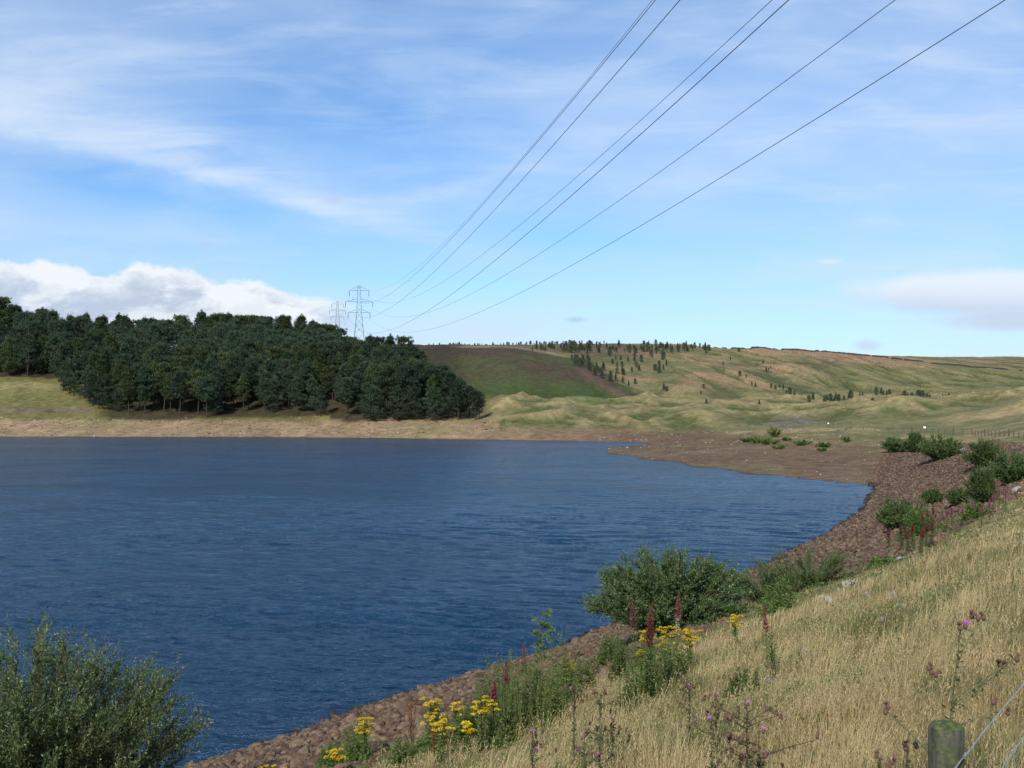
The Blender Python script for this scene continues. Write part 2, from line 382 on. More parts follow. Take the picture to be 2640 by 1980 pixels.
skc = t.n('ShaderNodeHueSaturation'); t.put(skc.inputs['Color'], sky.outputs[0])
skc.inputs['Saturation'].default_value = 1.0; skc.inputs['Value'].default_value = 1.0
tint = t.mix(1.0, skc.outputs[0], (.80, 1.08, 1.36, 1), 'MULTIPLY')
CB = 1.0/BS
def cc(r, g, b): return (r*CB, g*CB, b*CB, 1)
c = t.mix(veil, tint, t.mix(t.ss(.25,1.05,veil), cc(.56,.74,1.0), cc(.76,.86,1.0)))
c = t.mix(low, c, cc(.66,.78,.95))
c = t.mix(t.mul(cum, .93), c, t.mix(cumlit, cc(.52,.60,.75), cc(.92,.95,.98)))
c = t.mix(t.mul(ln1, .88), c, t.mix(lit2, cc(.60,.69,.84), cc(.84,.90,.98)))
c = t.mix(t.mul(ln2, .8), c, cc(.44,.52,.68))
bg = t.n('ShaderNodeBackground'); t.put(bg.inputs[0], c); bg.inputs[1].default_value = BS
o = t.n('ShaderNodeOutputWorld'); t.l.new(bg.outputs[0], o.inputs[0])

sun = bpy.data.lights.new('sun', 'SUN'); sun.energy = 5.0; sun.angle = math.radians(.53); sun.color = (1.0, .945, .86)
so = bpy.data.objects.new('sun', sun); C.objects.link(so)
az, el = math.radians(SUN_AZ), math.radians(SUN_EL)
sd = Vector((-math.sin(az)*math.cos(el), -math.cos(az)*math.cos(el), math.sin(el)))
so.rotation_euler = sd.to_track_quat('Z', 'Y').to_euler(); so.location = sd*200

cam = bpy.data.cameras.new('camera'); cam.sensor_width = 36; cam.lens = 36*F/1024; cam.shift_y = (HY-384)/1024
cam.clip_start = .05; cam.clip_end = 12000
co = bpy.data.objects.new('camera', cam); C.objects.link(co); co.location = (0,0,EYE); co.rotation_euler = (math.pi/2,0,0); sc.camera = co
sc.view_settings.view_transform = 'Standard'; sc.view_settings.look = 'None'; sc.view_settings.gamma = 1; sc.view_settings.exposure = 0.0
sc.view_settings.use_curve_mapping = False
sc.cycles.max_bounces = 6; sc.cycles.diffuse_bounces = 2; sc.cycles.glossy_bounces = 3; sc.cycles.transmission_bounces = 3; sc.cycles.transparent_max_bounces = 6
sc.cycles.caustics_reflective = False; sc.cycles.caustics_refractive = False

# ------------------------------------------------------------------ land: one sheet
def land_colour(X, Y, z, d, cv):
    px = 512+F*X/np.maximum(Y, 3); py = HY-F*(z-EYE)/np.maximum(Y, 3)
    n1 = fbm(X/7, Y/7, 51, 4); n2 = fbm(X/30, Y/45, 52, 4); n3 = fbm(X/2.2, Y/2.2, 53, 3); n4 = fbm(X/90, Y/60, 54, 4)
    def cmix(a, b, f): return a*(1-f[:,None])+np.asarray(b, float)[None]*f[:,None]
    straw = np.array([.31,.225,.115]); green = np.array([.132,.128,.054]); dgreen = np.array([.080,.092,.036])
    tan = np.array([.275,.190,.110]); mud = np.array([.140,.092,.054]); heath = np.array([.085,.056,.045]); rip = np.array([.105,.064,.038])
    c = np.tile(green*1.05, (len(X),1))
    # far grassland: straw and green in tussocky patches
    c = cmix(c, straw, sstep(.38, .62, n2*.55+n1*.45)*.75)
    moor = sstep(430, 520, Y)
    st = sstep(.44, .60, fbm(X/46+Y/150, Y/34, 57, 4))
    c = cmix(c, straw*np.array([1.0,.88,.95]), moor*st*.85*sstep(590, 640, px)*(1-sstep(800, 840, px)*sstep(362, 374, py)*.9))
    c = cmix(c, dgreen*1.25, moor*(1-st)*.55)
    c = cmix(c, np.array([.15,.15,.055]), sstep(800, 850, px)*moor*sstep(362, 372, py)*(1-sstep(388, 394, py))*.8)
    c = cmix(c, straw*.95, sstep(390, 395, py)*(1-sstep(400, 404, py))*sstep(800, 840, px)*moor*.7)
    # mounds: pale crests and upper flanks are paler dry grass, hollows greener
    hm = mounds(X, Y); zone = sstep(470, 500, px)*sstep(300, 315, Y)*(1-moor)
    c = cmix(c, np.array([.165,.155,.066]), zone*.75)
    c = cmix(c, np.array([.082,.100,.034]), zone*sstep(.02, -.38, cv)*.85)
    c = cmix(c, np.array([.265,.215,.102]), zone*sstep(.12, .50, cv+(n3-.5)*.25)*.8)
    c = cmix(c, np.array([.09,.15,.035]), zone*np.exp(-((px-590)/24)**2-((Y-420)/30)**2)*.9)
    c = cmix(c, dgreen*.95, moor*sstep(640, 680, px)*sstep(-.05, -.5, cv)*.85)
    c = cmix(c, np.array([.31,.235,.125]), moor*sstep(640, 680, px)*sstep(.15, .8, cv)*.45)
    c = cmix(c, np.array([.11,.080,.055]), moor*np.exp(-((px-828)/26)**2-((py-363)/6)**2)*sstep(.4,.6,n1)*.8)
    # bright short grass hollow
    c = cmix(c, np.array([.10,.15,.035]), np.exp(-((px-708)/28)**2-((Y-445)/22)**2)*.7)
    # heather spur
    he = sstep(415, 430, px)*(1-sstep(0, 1, (px-np.interp(py, [343,352,366,380,392,400,410],[560,580,594,612,632,645,625]))/8+ (n1-.5)*1.5))*sstep(408, 401, py+(n1-.5)*6)*sstep(400, 420, Y)*(1-sstep(560, 580, Y))
    hc = cmix(np.tile(np.array([.072,.080,.030]), (len(X),1)), heath*np.array([.9,.95,.8]), np.clip(sstep(.40, .60, n1*.5+n2*.5)*.8+sstep(358, 349, py)*.9, 0, 1))
    rim = np.exp(-((px-np.interp(py, [366,380,392,400],[588,606,626,640])+9)/8)**2)*sstep(366, 372, py)
    hc = cmix(hc, np.array([.125,.078,.06]), np.clip(rim, 0, 1)*.85)
    hc = cmix(hc, np.array([.05,.085,.02]), sstep(382, 388, py)*(1-sstep(403, 407, py))*.6*(1-rim))
    c = c*(1-he[:,None])+hc*he[:,None]
    c = cmix(c, heath*1.15, sstep(425, 440, px)*(1-sstep(600, 700, px))*sstep(585, 600, Y)*.6)
    # left bank
    lb = (1-sstep(470, 500, px))*(1-sstep(425, 440, Y))*sstep(345, 360, Y)
    c = cmix(c, np.array([.155,.145,.046]), lb*.7)
    c = cmix(c, np.array([.27,.23,.10]), lb*np.exp(-((Y-405)/7)**2)*(px<60)*.9)
    c = cmix(c, np.array([.17,.13,.09]), lb*np.exp(-((Y-371)/3.5)**2)*(px<90)*.8)
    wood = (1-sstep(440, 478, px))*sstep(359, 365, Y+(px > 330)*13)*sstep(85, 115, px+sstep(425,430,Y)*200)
    c = cmix(c, np.array([.045,.036,.021]), wood*.9)  # brown wood floor, darkened further to paint in the shade under the pines
    # bare shore
    beach = (1-sstep(4.2, 5.4, z+(n1-.5)*2.2))*(px < 640)*(Y > 280)
    beach = np.where(px > 500, (1-sstep(2.6, 3.8, z+(n1-.5)*2.5))*(Y > 280), beach)
    tanc = cmix(np.tile(tan, (len(X),1)), np.array([.22,.155,.09]), sstep(.42, .62, n1*.5+n3*.5))
    tanc = cmix(tanc, np.array([.19,.17,.075]), sstep(.52, .66, n2)*.5)
    tanc = cmix(tanc, mud*1.25, sstep(440, 560, px)*.75)
    b = beach*(px < 660)
    c = c*(1-b[:,None])+tanc*b[:,None]
    mudz = np.clip((1-sstep(2.2, 3.2, z+(n1-.5)*1.6)), 0, 1)*(px >= 560)*(Y < 345)
    mc = cmix(np.tile(mud, (len(X),1)), np.array([.125,.115,.045]), sstep(.50, .64, n2*.6+n1*.4)*.75)
    mc = cmix(mc, np.array([.20,.15,.10]), sstep(.60, .75, n1)*.4)
    mc = cmix(mc, np.array([.165,.135,.058]), sstep(1.5, 2.6, z+(n1-.5)*1.2)*.7)
    mc = cmix(mc, np.array([.19,.15,.115]), np.exp(-(z/.13)**2)*.6)
    mudz = mudz*sstep(560, 640, px)
    c = c*(1-mudz[:,None])+mc*mudz[:,None]
    sh = np.exp(-((px-787)/26)**2-((Y-330)/8)**2)*sstep(.3,.5,n3)
    c = cmix(c, np.array([.15,.13,.12]), np.clip(sh*1.2, 0, 1))
    c = c*(1-.13*sstep(300, 330, Y)*(1-b))[:,None]
    # the embankment: stone pitching below, rough grass above
    dam = (d > -3)*(Y < 235)*(z < capz(Y)+.5)*(np.abs(z-.372*d) < 1.9)*(d > .1)
    dl = sstep(0, .3, dam.astype(float))
    k = np.minimum(7.0, capz(Y)-.7)+(n1-.5)*1.8
    rc = cmix(np.tile(rip, (len(X),1)), np.array([.09,.055,.045]), sstep(.4, .6, n3))
    rc = cmix(rc, np.array([.10,.09,.045]), sstep(.55, .7, n1)*.6*sstep(2.5, 5, z))
    gd = cmix(np.tile(np.array([.26,.19,.09]), (len(X),1)), np.array([.13,.125,.042]), sstep(.42, .62, n1*.6+n3*.4)*.85)
    gd = cmix(gd, np.array([.30,.22,.10]), sstep(35, 80, Y)*.6)
    g = sstep(-.5, .5, z-k)
    dc = rc*(1-g[:,None])+gd*g[:,None]
    c = c*(1-dl[:,None])+dc*dl[:,None]
    # wet margin just above the water
    c = c*(1-.55*np.exp(-(np.maximum(z, 0)/.10)**2))[:,None]
    return np.clip(c, .01, .6)
NC, NRW = 1150, 1150
s_ = np.linspace(-.82, .82, NC); r_ = np.exp(np.linspace(math.log(38), math.log(4000), NRW))
S, R = np.meshgrid(s_, r_); GX = (S*R).ravel(); GY = (R-60).ravel()
GZ = height(GX, GY); GD = damdist(GX, GY)
i = (np.arange(NRW-1)[:,None]*NC+np.arange(NC-1)[None]).ravel()
faces = np.stack([i, i+1, i+NC+1, i+NC], 1)
keep = ~((GZ[faces] < -1.6).all(1) & (GY[faces] < 330).all(1)) | (GZ[faces] > -4).any(1)
G2 = GZ.reshape(NRW, NC); CV = (G2-blur(blur(G2, 0, 3), 1, 9)).ravel()
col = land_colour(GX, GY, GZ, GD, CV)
m, t = newmat('land')
tc = t.n('ShaderNodeTexCoord').outputs['Object']
at = t.n('ShaderNodeAttribute', attribute_name='tint').outputs['Color']
a1 = t.noise(tc, .45, 6, .7); a2 = t.noise(tc, 3.2, 5, .7); a3 = t.noise(t.mapping(tc, (1,.5,1)), .11, 5, .65)
f = t.add(t.add(t.mul(a1, 1.1), t.mul(a2, .8)), t.mul(a3, .5))
f = t.ss(.75, 1.65, f, .38, 1.50)

cb = t.n('ShaderNodeVectorMath', operation='SCALE'); t.put(cb.inputs[0], at); t.put(cb.inputs['Scale'], f)
p = t.n('ShaderNodeBsdfPrincipled'); t.put(p.inputs['Base Color'], cb.outputs[0]); p.inputs['Roughness'].default_value = .95; p.inputs['Specular IOR Level'].default_value = .1
b = t.n('ShaderNodeBump'); b.inputs['Strength'].default_value = .8; b.inputs['Distance'].default_value = .35
t.put(b.inputs['Height'], t.add(t.mul(a1, 1.2), t.mul(a2, .35))); t.put(p.inputs['Normal'], b.outputs[0])
o = t.n('ShaderNodeOutputMaterial'); t.l.new(p.outputs[0], o.inputs[0])
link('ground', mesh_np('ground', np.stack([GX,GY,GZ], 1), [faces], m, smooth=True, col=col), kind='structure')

# ------------------------------------------------------------------ water
m, t = newmat('water')
tc = t.n('ShaderNodeTexCoord').outputs['Object']
tw = t.n('ShaderNodeVectorMath', operation='ADD'); t.put(tw.inputs[0], tc)
wv = t.noise(tc, .03, 2, .5, col=True); sv = t.n('ShaderNodeVectorMath', operation='SCALE'); t.put(sv.inputs[0], wv); sv.inputs['Scale'].default_value = 14
t.put(tw.inputs[1], sv.outputs[0]); wc = tw.outputs[0]
h1 = t.noise(t.mapping(wc, (.32,1.25,1), (0,0,.30)), .55, 3, .55)
h2 = t.noise(t.mapping(wc, (.6,1.5,1), (0,0,.12)), 1.9, 4, .62)
h3 = t.noise(t.mapping(wc, (1,1.6,1), (0,0,-.35)), 6.0, 3, .6)
gust = t.noise(t.mapping(tc, (.5,1.3,1), (0,0,.3)), .035, 4, .6)
gk = t.ss(.33, .68, gust, .80, 1.08)
h0 = t.noise(t.mapping(wc, (.30,1.0,1), (0,0,.22)), .22, 3, .6)
h00 = t.noise(t.mapping(wc, (.26,1.0,1), (0,0,.10)), .085, 2, .55)
hh = t.mul(t.add(t.add(t.add(t.mul(h1, 1.7), t.mul(h2, .75)), t.mul(h3, .20)), t.add(t.mul(h0, .8), t.mul(h00, .6))), gk)
b = t.n('ShaderNodeBump'); b.inputs['Strength'].default_value = 1.0; b.inputs['Distance'].default_value = .45
t.put(b.inputs['Height'], hh)
p = t.n('ShaderNodeBsdfPrincipled')
p.inputs['Base Color'].default_value = (.002,.029,.068,1); p.inputs['Roughness'].default_value = .20; p.inputs['IOR'].default_value = 1.333
t.put(p.inputs['Normal'], b.outputs[0])
o = t.n('ShaderNodeOutputMaterial'); t.l.new(p.outputs[0], o.inputs[0])
ypx = np.concatenate([np.linspace(HY+39.5, HY+330, 1000), np.linspace(HY+331, HY+540, 240)])
uw = np.arange(-.80, .46, .00125); UW, YP = np.meshgrid(uw, ypx); DW = F*EYE/(YP-HY); XW = UW*DW
foot = DW*DW/(F*EYE)
wx_ = XW+2.6*(fbm(XW/17, DW/17, 201, 2)-.5)*2; wy_ = DW+2.2*(fbm(XW/19, DW/19, 205, 2)-.5)*2
ZW = np.zeros_like(XW); gst = .78+.42*sstep(.30, .68, fbm(XW/60, DW/26, 209, 3))
for k, (lam, el_, an, sl) in enumerate([(.26,1.8,-.10,1.2),(.42,2.0,.10,1.3),(.7,2.2,.22,1.4),(1.15,2.6,.34,1.2),(1.9,2.8,.22,.65),(3.4,3.0,.30,.32),(6.2,3.0,.16,.16),(11,3.2,.24,.08)]):
    c_, s_2 = math.cos(an), math.sin(an); p_ = wx_*c_-wy_*s_2; q_ = wx_*s_2+wy_*c_
    ok_ = sstep(.25, 1.7, lam/foot)
    nz = vnoise(p_/(lam*el_)+k*7.7, q_/lam*1.7, 220+k); nz = 1-np.abs(2*nz-1)*.9 if k%2 else nz   # some sharper crests
    ZW += (nz-.5)*lam*.085*sl*gst*ok_*sstep(60, 12, lam*8/np.maximum(1, foot*4)+0*lam)
n_c = len(uw); n_r = len(ypx); i = (np.arange(n_r-1)[:,None]*n_c+np.arange(n_c-1)[None]).ravel()
me = mesh_np('water', np.stack([XW.ravel(), DW.ravel(), ZW.ravel()-.02], 1), [np.stack([i, i+n_c, i+n_c+1, i+1], 1)], m, smooth=True)
link('water', me, kind='structure')


# ------------------------------------------------------------------ materials of the living things
M_PINE = [leafmat('pine needles', (.011,.023,.012), (.052,.083,.042), .12, .75), leafmat('pine needles yellower', (.014,.027,.009), (.070,.098,.032), .12, .75)]
M_BARK = simple('pine bark', (.055,.043,.036), .9, scale=3)
M_TWIG = simple('willow bark', (.13,.10,.065), .85, scale=20)
M_WIL = leafmat('willow leaf', (.032,.066,.018), (.135,.205,.058), .28, .12, (.30,.34,.20), spec=.35, rough=.5)
M_WIL2 = leafmat('shore willow leaf', (.030,.060,.016), (.12,.185,.052), .25, .3, (.20,.25,.12))
M_HERB = leafmat('herb leaf', (.045,.085,.016), (.16,.24,.055), .3, .2)
M_SPIKE = leafmat('seed spike', (.13,.030,.034), (.25,.065,.070), .2, .3)
M_PINK = leafmat('pink spike', (.26,.08,.11), (.38,.15,.20), .25, .3)
M_FLUFF = leafmat('seed fluff', (.45,.42,.40), (.62,.60,.58), .3, .1)
M_YEL = leafmat('ragwort floret', (.50,.33,.008), (.74,.54,.02), .2, .1)
M_STEM = simple('herb stem', (.12,.12,.045), .8, scale=20)
M_DSTEM = simple('dark stem', (.075,.038,.026), .8, scale=20)
M_RUST = leafmat('dock seeds', (.13,.045,.02), (.24,.10,.045), .1, .1)
M_THL = leafmat('thistle leaf', (.045,.055,.022), (.12,.13,.055), .2, .1)
M_THH = leafmat('thistle head', (.085,.045,.030), (.24,.15,.10), .1, .2)
M_PUR = leafmat('thistle flower', (.36,.10,.36), (.55,.24,.55), .2, .1)
M_FERN = leafmat('bracken frond', (.13,.17,.012), (.30,.27,.025), .3, .1)
M_GRASS = leafmat('rough grass', (.095,.125,.034), (.50,.37,.195), .28, 0, spec=.2)
M_ROCK = [simple('sandstone brown', (.140,.086,.050), .9, scale=2.2, col2=(.075,.046,.030), bump=.5), simple('sandstone buff', (.175,.122,.075), .9, scale=3, col2=(.11,.073,.044), bump=.5),
          simple('sandstone dark', (.105,.066,.042), .9, scale=2.5, col2=(.055,.038,.028), bump=.5)]
M_WET = simple('wet stone', (.040,.030,.024), .65, scale=3, bump=.4, spec=.2)
M_GREY = simple('pale gritstone', (.36,.34,.33), .9, scale=6, col2=(.19,.17,.16), bump=.7)
M_STEEL = simple('galvanised steel', (.27,.285,.30), .6, .0, scale=1)
M_INS = simple('insulator glass', (.10,.11,.12), .4, scale=2)
M_CABLE = simple('aluminium cable', (.06,.062,.07), .6, scale=1)
M_WIRE = simple('zinc wire', (.34,.35,.36), .45, .3, scale=30)
M_WALL = simple('dark walling stone', (.055,.048,.045), .95, scale=1.2)
M_WOOD = simple('grey fence timber', (.11,.09,.07), .9, scale=6)
M_WHITE = simple('white painted plate', (.80,.80,.78), .6, scale=4, var=.1)

# ------------------------------------------------------------------ pines
def pine_meshes(seed, H, R, cb, flat=.0, npad=200, ntuft=36):
    r = np.random.default_rng(seed); tr = Buf(); cr = Buf()
    n = 9; zz = np.linspace(-1.0, H*.93, n); bend = np.cumsum(r.normal(0, .09, (n,2)), 0)
    path = np.column_stack([bend-bend[0], zz])
    tr.tube(path, np.linspace(.21, .05, n)*H/15, 7)
    def ax(z): return np.array([np.interp(z, zz, path[:,0]), np.interp(z, zz, path[:,1]), z])
    for k in range(npad):
        f = r.random()**.85; z = H*(cb+(1-cb)*f)
        prof = R*(min(1, (1-f)*1.55+.10) if flat < .5 else math.sqrt(max(0,1-(f-.45)**2/.42)))
        prof *= (.30+.70*min(1, f*3.2+.3))
        th = r.uniform(0, 2*math.pi); rad = prof*r.uniform(.35, 1.12)
        p0 = ax(min(z, H*.92)); rise = r.uniform(-.05,.35)*rad*(.4+f)
        p1 = p0+np.array([math.cos(th)*rad, math.sin(th)*rad, rise]); p1[2] = min(p1[2], H)
        if k % 2 == 0: tr.tube([p0-[0,0,.3], p0*.45+p1*.55-[0,0,.1], p1], [.055,.035,.015], 4, cap=False)
        pr = r.uniform(.42, .85)*R/3.2
        q = norm(r.normal(size=(ntuft,3)))*(r.random((ntuft,1))**.45)*np.array([pr, pr, pr*.72])
        q[:,2] += .12*pr
        d = norm(q*[1,1,1.0]+[0,0,1.0]+r.normal(0,.28,(ntuft,3)))
        base = r.uniform(.15,.75)
        cr.leaves(p1+q, d, r.uniform(.36,.80,ntuft), r.uniform(.11,.20,ntuft), np.clip(base+r.normal(0,.18,ntuft),0,1), 0, up=r.normal(size=(ntuft,3)))
    for k in range(int(6)):  # leader tufts
        p1 = ax(H*.93)+np.array([r.normal(0,.35), r.normal(0,.35), r.uniform(.0,.07)*H])
        q = r.normal(size=(26,3))*[.22,.22,.40]
        cr.leaves(p1+q, norm(q+[0,0,.8]), .5, .17, np.clip(r.uniform(.3,.8)+r.normal(0,.15,26),0,1), 0)
    return tr, cr
protos = []
spec = [(15,3.2,.24,0),(16,2.9,.28,0),(14,3.6,.18,0),(15,3.4,.36,.6),(17,3.1,.30,.6),(13,3.4,.12,0),(16,3.6,.40,.6)]
for k,(H,R,cb,fl) in enumerate(spec):
    a, b_ = pine_meshes(100+k, H, R, cb, fl)
    protos.append((H, a.mesh('pine trunk', M_BARK), b_.mesh('pine crown', M_PINE[k%2])))
low = [pine_meshes(200+k, 12, 3.7, .06, 0, npad=110) for k in range(2)]
low = [(12, a.mesh('pine trunk', M_BARK), b_.mesh('pine crown', M_PINE[0])) for a, b_ in low]
SKY = [(-60,288),(0,296),(14,301),(28,305),(70,311),(125,315),(160,319),(176,318),(204,312),(250,315),(296,316),(324,319),(342,328),(350,338),(360,340),(380,330),(398,334),(412,344),(444,366),(463,380),(481,394),(490,412)]
def front(px): return float(np.interp(px, [55,100,180,300,350,420,490],[392,369,362,364,347,344,342]))
def back(px): return float(np.interp(px, [55,100,340,350,372,380,412,444,470,490],[500,500,496,462,432,440,425,402,372,352]))
cand = []
sp = 6.9
for a in np.arange(-300, 10, sp):
    for y in np.arange(340, 505, sp):
        xx = a+random.uniform(-.36,.36)*sp+(0 if int(y/sp)%2 else sp/2); yy = y+random.uniform(-.36,.36)*sp
        px = 512+F*xx/yy
        if px < -35 or px > 491: continue
        left = px < 58 or (px < 112 and yy > 427)
        if left:
            if yy < 429 or yy > 500: continue
            zone = 'left'
        else:
            if yy < front(px) or yy > back(px): continue
            zone = 'front' if yy < front(px)+9 else ('ridge' if yy > back(px)-14 and px < 345 else ('point' if px > 345 else 'mid'))
        if zone in ('mid',) and random.random() < .12: continue
        if zone == 'left' and yy > 445 and yy < 480 and random.random() < .4: continue
        cand.append((xx, yy, px, zone))
ZL = {'left':('dark pine in the separate stand above the grass bank at the far left','pines of the stand above the grass bank'),
      'front':('dark pine in the front row of the plantation, just above the bare far shore','pines along the front of the plantation'),
      'ridge':('dark pine on the back ridge of the plantation, its top on the skyline','pines on the ridge of the plantation'),
      'mid':('dark pine in the crowded middle of the plantation behind the front row','pines inside the plantation'),
      'point':('dark pine behind the front row on the low right-hand end of the plantation','pines on the right-hand end of the plantation')}
zs = height(np.array([c[0] for c in cand]), np.array([c[1] for c in cand]))
npine = 0
rank = {'front':0,'ridge':1,'point':2,'left':3,'mid':4}
prio = sorted(range(len(cand)), key=lambda k: (rank[cand[k][3]] if not (cand[k][3] == 'left' and cand[k][1] > 450 and cand[k][1] < 480) else 5, cand[k][1]))
single = set(prio[:296]); wood_b = Buf()
for k_, ((xx, yy, px, zone), gz) in enumerate(zip(cand, zs)):
    zt = EYE+(HY-np.interp(px, *zip(*SKY)))/F*yy
    h = min(random.uniform(13.5, 18.0), (zt-gz)*random.uniform(.90, 1.0))
    if zone == 'ridge' or (zone == 'point' and yy > back(px)-10): h = np.clip((zt-gz)*random.uniform(.88,1.03), 8, 21)
    if zone == 'left': h = np.clip((zt-gz)*random.uniform(.70,1.0), 12, 24) if yy > 470 else random.uniform(14, 18)
    if h < 6: continue
    lowc = (zone == 'front' and (px < 105 or 300 < px < 420 and random.random() < .5 or px > 440 and random.random() < .3)) or (zone == 'front' and random.random() < .26)
    P = random.choice(low) if lowc else random.choice(protos if zone != 'front' else [protos[3], protos[4], protos[6], protos[0], protos[1]])
    if lowc: h = min(h, random.uniform(8.5, 12.5) if px > 105 else random.uniform(12, 15))
    s_ = h/P[0]; lab, g = ZL[zone]
    wd = random.uniform(.92,1.15)*(1.12 if h < 13 else 1)
    if k_ not in single:
        rz_ = random.uniform(0,6.28); ca_, sa_ = math.cos(rz_), math.sin(rz_)
        for mi_, me_, st_ in ((1, P[1], 1), (0, P[2], 2)):
            nv = len(me_.vertices); vv = np.empty(nv*3, np.float32); me_.vertices.foreach_get('co', vv); vv = vv.reshape(-1,3)
            tt_ = np.empty(nv, np.float32); me_.attributes['tone'].data.foreach_get('value', tt_)
            R_ = np.column_stack([(vv[:,0]*ca_-vv[:,1]*sa_)*s_*wd+xx, (vv[:,0]*sa_+vv[:,1]*ca_)*s_*wd+yy, vv[:,2]*s_+gz-.1])
            if mi_ == 0:
                nq_ = (nv//4)*4; R_ = R_[:nq_].reshape(-1,4,3)[::2].reshape(-1,3); tt_ = tt_[:nq_].reshape(-1,4)[::2].ravel()
                wood_b.add(R_, np.arange(len(R_)).reshape(-1,4), tt_, 0)
            else:
                qf = [list(pl.vertices) for pl in me_.polygons if len(pl.vertices) == 4]; wood_b.add(R_, qf, .5, 1)
        continue
    e = empty('pine_tree', (xx, yy, gz-.1), random.uniform(0,6.28), (s_*wd, s_*wd, s_), label=lab, category='pine tree', group=g)
    link('trunk', P[1], e); link('crown', P[2], e); npine += 1
print('pines', npine, len(cand))
if wood_b.n: link('pine_wood', wood_b.mesh('pine wood', [M_PINE[0], M_BARK]), label='crowded pines in the depth of the plantation, mostly hidden by the outer trees', category='wood', kind='stuff')

# ------------------------------------------------------------------ small trees on the moor
def young(seed, H, R, narrow):
    r = np.random.default_rng(seed); b = Buf()
    b.tube([(0,0,-.3),(0,0,H*.5),(.05,0,H*.95)], [.10,.06,.02], 5, mi=1)
    n = 620; f = r.random(n)**.8; th = r.uniform(0, 6.283, n)
    rad = R*((1-f)**.7 if narrow else np.sqrt(np.clip(1-(f-.4)**2/.40, 0, 1)))*r.uniform(.25,1.1,n)
    lump = .72+.5*vnoise(th*1.3+seed, f*5, seed)
    P = np.column_stack([np.cos(th)*rad*lump, np.sin(th)*rad*lump, H*(.10+.88*f)])
    b.leaves(P, norm(P*[1,1,.15]+[0,0,.6]+r.normal(0,.4,(n,3))), r.uniform(.35,.7,n), r.uniform(.2,.38,n), r.uniform(0,1,n))
    return b.mesh('young tree', [M_YNG[seed%2], M_BARK])
M_YNG = [leafmat('young pine needles', (.035,.055,.030), (.10,.125,.065), .15, .5), leafmat('young pine needles grey', (.045,.060,.040), (.10,.12,.075), .15, .5)]  # needles paled and greyed, with distance haze put into the colour
YT = [young(300+k, 5.0, 1.15 if k%2 else 1.5, k%2 == 1) for k in range(6)]
def place_young(p, h, lab, g, name='young_pine'):
    h *= .72; s_ = h/5.0; wd = random.uniform(.75,1.1)
    o = link(name, random.choice(YT), loc=[float(c) for c in p], label=lab, category='small tree', group=g)
    o.scale = (s_*wd, s_*wd, s_); o.rotation_euler = (0,0,random.uniform(0,6.28))
for k in range(80):
    px = random.uniform(428, 606); Yd = random.uniform(690, 712); x = (px-512)/F*Yd
    place_young((x, Yd, float(height([x],[Yd])[0])), random.uniform(1.8,4.0), 'tiny dark sapling in the row along the skyline above the heather slope', 'saplings along the skyline above the heather')
for k in range(105):
    a = random.random(); px = random.uniform(1150, 1535); py = 757-6*a+random.uniform(-6, 10)*(1-abs(px-1400)/400)
    p = ghit(px, max(py, 748), 560, 760)
    place_young(p, random.uniform(3.2,6.6), 'small dark pine in the belt of pines just below the moor crest', 'pines in the belt below the moor crest')
for k in range(75):
    px = random.uniform(1235, 1440); lo_ = np.interp(px, [1235,1300,1440],[765,800,790]); py = random.uniform(755, lo_+18)
    if px > 1350 and random.random() < .4: continue
    p = ghit(px, py, 500, 740)
    place_young(p, random.uniform(2.6,6.2), 'small dark pine scattered over the straw slope under the moor crest', 'pines scattered on the straw slope')
for px, py, h in [(1245,790,10),(1258,792,8.5),(1270,788,9),(1285,812,7),(1300,818,8),(1318,824,7.5),(1330,822,6.5),(1345,828,6),(1358,836,5.5),(1372,830,5)]:
    p = ghit(px, py, 480, 740); place_young(p, h*.8, 'larger dark green tree in the line beside the top edge of the heather', 'trees beside the edge of the heather')
for px in [1746,1757,1781,1787,1794,1801,1806,1812,1824,1832,1838,1845,1852,1858,1862,1886,1891,1903,1908,1914,1921,1955,1962,1970,1976,1984,1994,2001,2009,2036,2042,2051]:
    p = ghit(px+random.uniform(-2,2), 866+random.uniform(-3,4)+max(0,(px-1900))*.02, 380, 560)
    place_young(p, random.uniform(3.2,5.6)*p[1]/460, 'small dark bushy tree in the broken row on the flat foot of the moor', 'trees in the broken row at the foot of the moor')
for px, py in [(1636,786),(1648,782),(1660,796),(1655,800),(1665,792),(1624,829),(1632,833),(1666,835),(1675,837),(1684,834),(1692,838),(1598,808),(1612,812),(1578,773),(1562,785),(1706,848),(1716,850),(1699,846),(1434,838),(1440,842),(1520,836),(1526,868),(1640,870),(1514,848),(1596,742+14)]:
    p = ghit(px, py+4, 350, 800)
    place_young(p, random.uniform(2.2,4.4), 'lone small dark tree on the open moor slope right of the pine belt', 'lone trees on the open moor slope')

